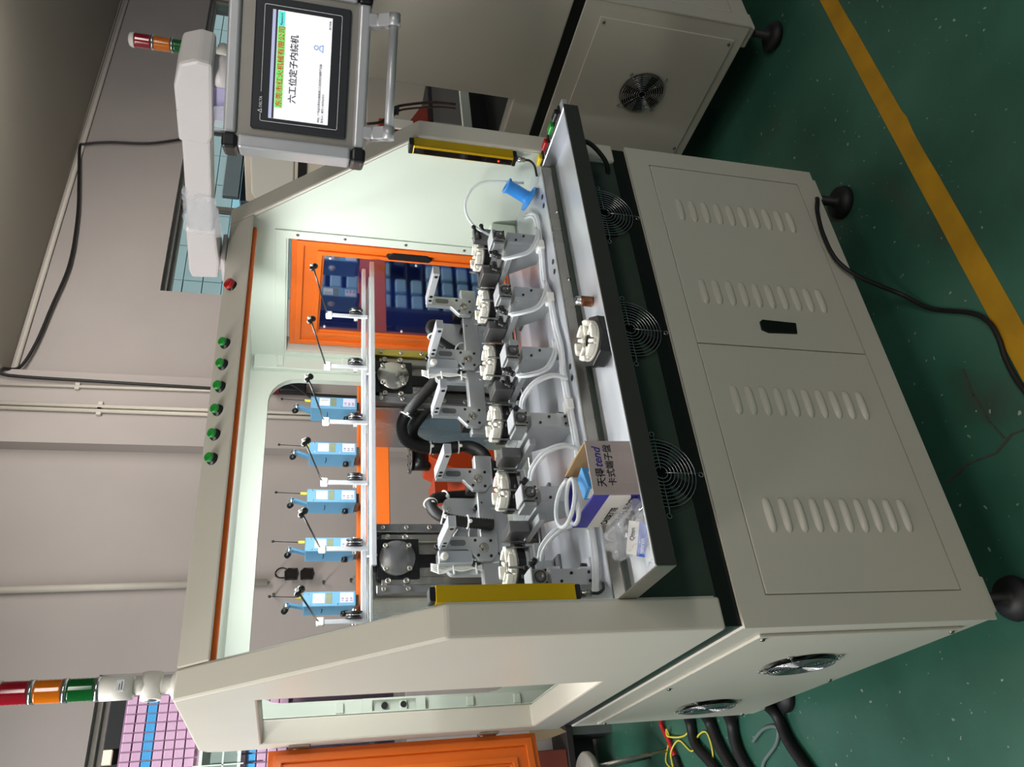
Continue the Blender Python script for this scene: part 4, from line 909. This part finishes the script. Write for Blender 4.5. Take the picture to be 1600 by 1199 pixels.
def bag():
    e = empty('plastic_bag', (.155, -.105, 1.064), 'crumpled clear plastic bag of parts beside the carton', 'bag')
    BG = mat('clear_bag', (232, 234, 238), 0.14, alpha=0.20, var=.03, scale=20)
    random.seed(11)
    def blob(c, r, sq, m, nm, amp, sd):
        b = bmesh.new(); bmesh.ops.create_icosphere(b, subdivisions=4, radius=1)
        from mathutils import noise
        for f in b.faces: f.smooth = True
        for v in b.verts:
            n = v.co.normalized(); d = 1 + amp * (noise.noise(n * 1.6 + Vector((sd, 0, 0))) + abs(noise.noise(n * 3.2 + Vector((0, sd, 0)))) * .7 - .2)
            v.co = Vector((n.x * r * d * sq[0] + c[0], n.y * r * d * sq[1] + c[1], max(0.0005, n.z * r * d * sq[2] + c[2])))
        me = bpy.data.meshes.new(nm); b.to_mesh(me); b.free(); me.materials.append(m)
        return inst(me, nm, e)
    blob((.028, .015, .028), .050, (1.0, 1.5, .75), BG, 'film', .55, 1.0)
    blob((.0, -.035, .014), .034, (1.5, 1.0, .5), BG, 'film', .6, 4.0)
    SP = mat('silver_parts', (150, 150, 152), .3, .8, var=.3, scale=60)
    blob((.035, .02, .016), .024, (1.1, 1.2, .6), SP, 'contents', .9, 7.0)
    return e
bag()
cdm = empty('part_card', (.158, -.115, 1.082), 'white card with a blue maker stripe inside the clear bag', 'card', None, math.radians(-8)); cdm.rotation_euler = (math.radians(-35), math.radians(0), math.radians(-38))
MB().box(-.035, .035, -.001, .001, -.012, .026).build('card', CRM, cdm); MB().box(-.036, .036, -.0016, -.001, -.014, .004).build('stripe', mat('maker_blue', (28, 84, 190), .4, var=.04, scale=20), cdm)
text('omron', .012, WHT, cdm, (-.030, -.0018, -.009), RX90); text('Qten', .013, INK, cdm, (-.006, -.0016, .012), RX90)
rd = MB().cyl((0, 0, 0), (.004, -.07, .002), .004, n=12).build('steel_pin', CHROME, loc=(.205, -.110, 1.084)); tag(rd, 'bright steel pin poking out of the clear bag', 'pin')

# ================================================================== CABLES ON THE FLOOR
pc = empty('power_cable', (1.372, .03, .17), 'black power cable from under the cabinet out to the yellow line', 'cable')
P0 = Vector((1.372, .03, .17))
MB().tube([Vector(p) - P0 for p in ((1.40, .10, .13), (1.375, .0, .165), (1.30, -.016, .20), (1.20, -.018, .216), (1.10, -.018, .208), (1.04, -.022, .17), (1.00, -.025, .10), (.96, -.035, .035), (.875, -.081, .008), (.78, -.186, .008), (.722, -.223, .008), (.665, -.228, .008), (.60, -.218, .008), (.513, -.223, .008), (.40, -.26, .008), (.2, -.4, .008))], .0068, 10, 8).build('sheath', RUBBER, pc)
def fcable(label, pts, r, m, name='floor_cable', ridge=0.0):
    e = empty(name, pts[0], label, 'cable'); o = Vector(pts[0])
    MB().tube([Vector(p) - o for p in pts], r, 10, 8, ridge=ridge, pitch=.01).build('sheath', m, e); return e
RW = mat('red_sleeve', (176, 26, 32), .45, var=.06, scale=20); YW_ = mat('yellow_green_wire', (222, 204, 74), .45, var=.10, scale=30)
fcable('thick black ribbed hose leaving the left rear of the cabinet', [(.06, 1.20, .10), (.0, 1.22, .03), (-.09, 1.20, .022), (-.19, 1.13, .022), (-.36, 1.0, .022)], .020, RUBBER, 'floor_hose', .0025)
a_ = fcable('red sleeved cable with black end behind the cabinet', [(.20, 2.0, .09), (.142, 2.23, .02), (.06, 2.19, .018), (-.02, 2.15, .018)], .011, RW)
MB().tube([Vector(p) - Vector((.20, 2.0, .09)) for p in ((-.02, 2.15, .018), (-.07, 2.13, .018), (-.14, 2.08, .018))], .016, 10, 5).build('grip', RUBBER, a_)
fcable('yellow wire looping beside the red cable on the floor', [(.13, 2.05, .05), (.10, 1.93, .01), (.05, 2.02, .012), (.07, 2.18, .02), (.10, 2.16, .03), (.06, 2.20, .008), (-.02, 2.28, .008), (-.06, 2.22, .008), (.0, 2.16, .03), (.04, 2.10, .008), (-.02, 1.99, .008), (.03, 1.90, .008), (.03, 1.82, .008), (-.04, 1.80, .008), (-.12, 1.83, .008)], .004, YW_)
fcable('front thick black cable behind the cabinet, next to the ribbed hose', [(.10, 1.50, .08), (.03, 1.56, .025), (-.05, 1.57, .022), (-.14, 1.53, .022), (-.3, 1.40, .022)], .024, RUBBER)
fcable('middle thick black cable behind the cabinet', [(.12, 1.70, .08), (.06, 1.74, .025), (-.03, 1.71, .022), (-.12, 1.65, .022), (-.3, 1.5, .022)], .024, RUBBER)
fcable('rear thick black cable beside the yellow wire', [(.15, 1.86, .08), (.09, 1.92, .025), (.0, 1.92, .022), (-.10, 1.80, .022), (-.25, 1.65, .022)], .022, RUBBER)
fcable('grey cable loop lying on the floor near the rear foot', [(-.06, 1.46, .008), (-.03, 1.36, .008), (-.04, 1.27, .008), (-.09, 1.30, .008), (-.14, 1.42, .008), (-.2, 1.45, .008)], .007, mat('grey_sheath', (96, 112, 108), .5, var=.05, scale=20))

# ================================================================== THINGS BEHIND THE MACHINE
st = empty('round_stool', (-.085, 2.36, 0), 'round pale steel stool top behind the machine at the left', 'stool')
MB().lathe([(0, .36), (.13, .36), (.14, .37), (.14, .39), (.13, .40), (0, .405)], n=32).build('seat', mat('stool_top', (170, 166, 156), .35, .4, var=.15, scale=10), st)
for a in (45, 135, 225, 315): MB().cyl((.09 * math.cos(math.radians(a)), .09 * math.sin(math.radians(a)), .36), (.15 * math.cos(math.radians(a)), .15 * math.sin(math.radians(a)), 0), .010, n=10).build('leg', STEEL, st)
wk = empty('work_bench', (.06, 3.02, 0), 'dark workbench against the wall at the far left rear', 'bench')
MB().box(-.08, .2, -.12, .15, .24, .28, .004).build('top', mat('dark_bench', (38, 32, 30), .7, var=.2, scale=10), wk)
for x in (-.05, .17): MB().box(x - .025, x + .025, -.1, .12, 0, .24).build('leg', STEELDARK, wk)
MB().box(-.06, .18, .10, .14, .05, .24).build('back_board', PLASTIC, wk)
o = MB().prism([(-.04, .05), (.05, .04), (.045, -.10), (.0, -.17), (-.03, -.06)], .02, XZ(0), .002).build('wooden_wedge', mat('rough_wood', (150, 132, 104), .8, var=.2, scale=20, stretch=(1, 1, .1)), loc=(.215, 2.85, .46)); tag(o, 'pale pointed wooden offcut leaning behind the enclosure', 'wood')
o = MB().box(-.1, .1, -.06, .06, 0, .22, .004).build('brown_carton', mat('red_brown_card', (112, 52, 38), .7, var=.15, scale=10), loc=(.04, 2.98, .281)); tag(o, 'red-brown carton on the dark workbench', 'box')
def housing():
    e = empty('payoff_stand', (1.52, 2.15, 0), 'orange wire pay-off stand with black motor behind the machine', 'stand')
    MB().prism([(-.20, .0), (.16, .0), (.16, .42), (-.05, .42), (-.20, .14)], .26, lambda u, v, d: (u, d - .05, v + .68), .006).build('hood', ORANGE2, e)
    MB().box(-.26, -.17, -.06, .1, 1.02, 1.09, .004).build('bracket', ORANGE2, e)
    for x in (-.15, .12):
        for y in (0, .16): MB().box(x - .02, x + .02, y - .02, y + .02, 0, .69).build('leg', ORANGE2, e)
    MB().cyl((-.02, .05, 1.09), (-.02, .05, 1.185), .055, n=24).build('motor', PLASTIC, e)
    f = MB().lathe([(0, 0), (.072, 0), (.074, .008), (.045, .012), (0, .012)], (-.02, .05, 1.185), (0, 0, 1), 28).build('flange', STEELDARK, e)
    for k in range(8): MB().cyl((-.02 + .06 * math.cos(k * PI / 4), .05 + .06 * math.sin(k * PI / 4), 1.195), (-.02 + .06 * math.cos(k * PI / 4), .05 + .06 * math.sin(k * PI / 4), 1.202), .006, n=8).build('bolt', SCREW, f)
housing()
# seen through the side window of the second machine
rb = empty('red_machine', (3.55, 1.70, 0), 'red-orange machine with a white paper on it, beyond the second enclosure', 'machine')
RP = mat('dull_red_paint', (150, 52, 34), .5, var=.12, scale=5)
MB().box(-.10, .30, -.12, .13, .6, 1.08, .006).build('housing', mat('dim_grey_box', (120, 116, 112), .6, var=.1, scale=6), rb)
MB().prism([(-.10, 1.10), (.04, 1.10), (.04, 1.15), (-.10, 1.22)], .2, lambda u, v, d: (u, d - .10, v), .004).build('wedge', RP, rb)
MB().box(-.25, -.10, -.10, .12, .6, 1.40, .006).build('column', RP, rb)
MB().box(-.20, -.12, -.125, -.112, 1.20, 1.34, .002).build('paper', WHITEP, rb); MB().box(-.10, .30, -.13, .13, 1.08, 1.10, .002).build('trim', PLASTIC, rb)
MB().box(-.25, .30, -.12, .13, 0, .6, .004).build('base', STEELDARK, rb)
cl = empty('hanging_cable', (2.86, 1.17, 1.46), 'dark twin cable with a clip behind the second enclosure window', 'cable')
MB().tube([(0, 0, .05), (.03, 0, -.02), (.10, 0, -.07), (.16, 0, -.10), (.20, .0, -.18), (.24, 0, -.30), (.25, 0, -.42)], .007, 8, 6).tube([(.012, .01, .05), (.04, .01, -.03), (.10, .01, -.085), (.15, .01, -.12), (.185, .01, -.20), (.22, .01, -.32), (.23, .01, -.42)], .005, 8, 6).build('sheath', mat('brown_sheath', (70, 48, 42), .5, var=.1, scale=20), cl)
MB().box(.12, .155, -.012, .02, -.115, -.08, .003).build('clip', PLASTIC, cl)
o = MB().tube([(0, 0, 0), (.03, -.05, -.03), (.035, -.06, -.09), (.0, -.03, -.15), (-.02, .01, -.17)], .007, 8, 7).build('loop_cable', RUBBER, loc=(1.402, .01, 1.06)); tag(o, 'short black cable loop under the right end of the tray', 'cable')
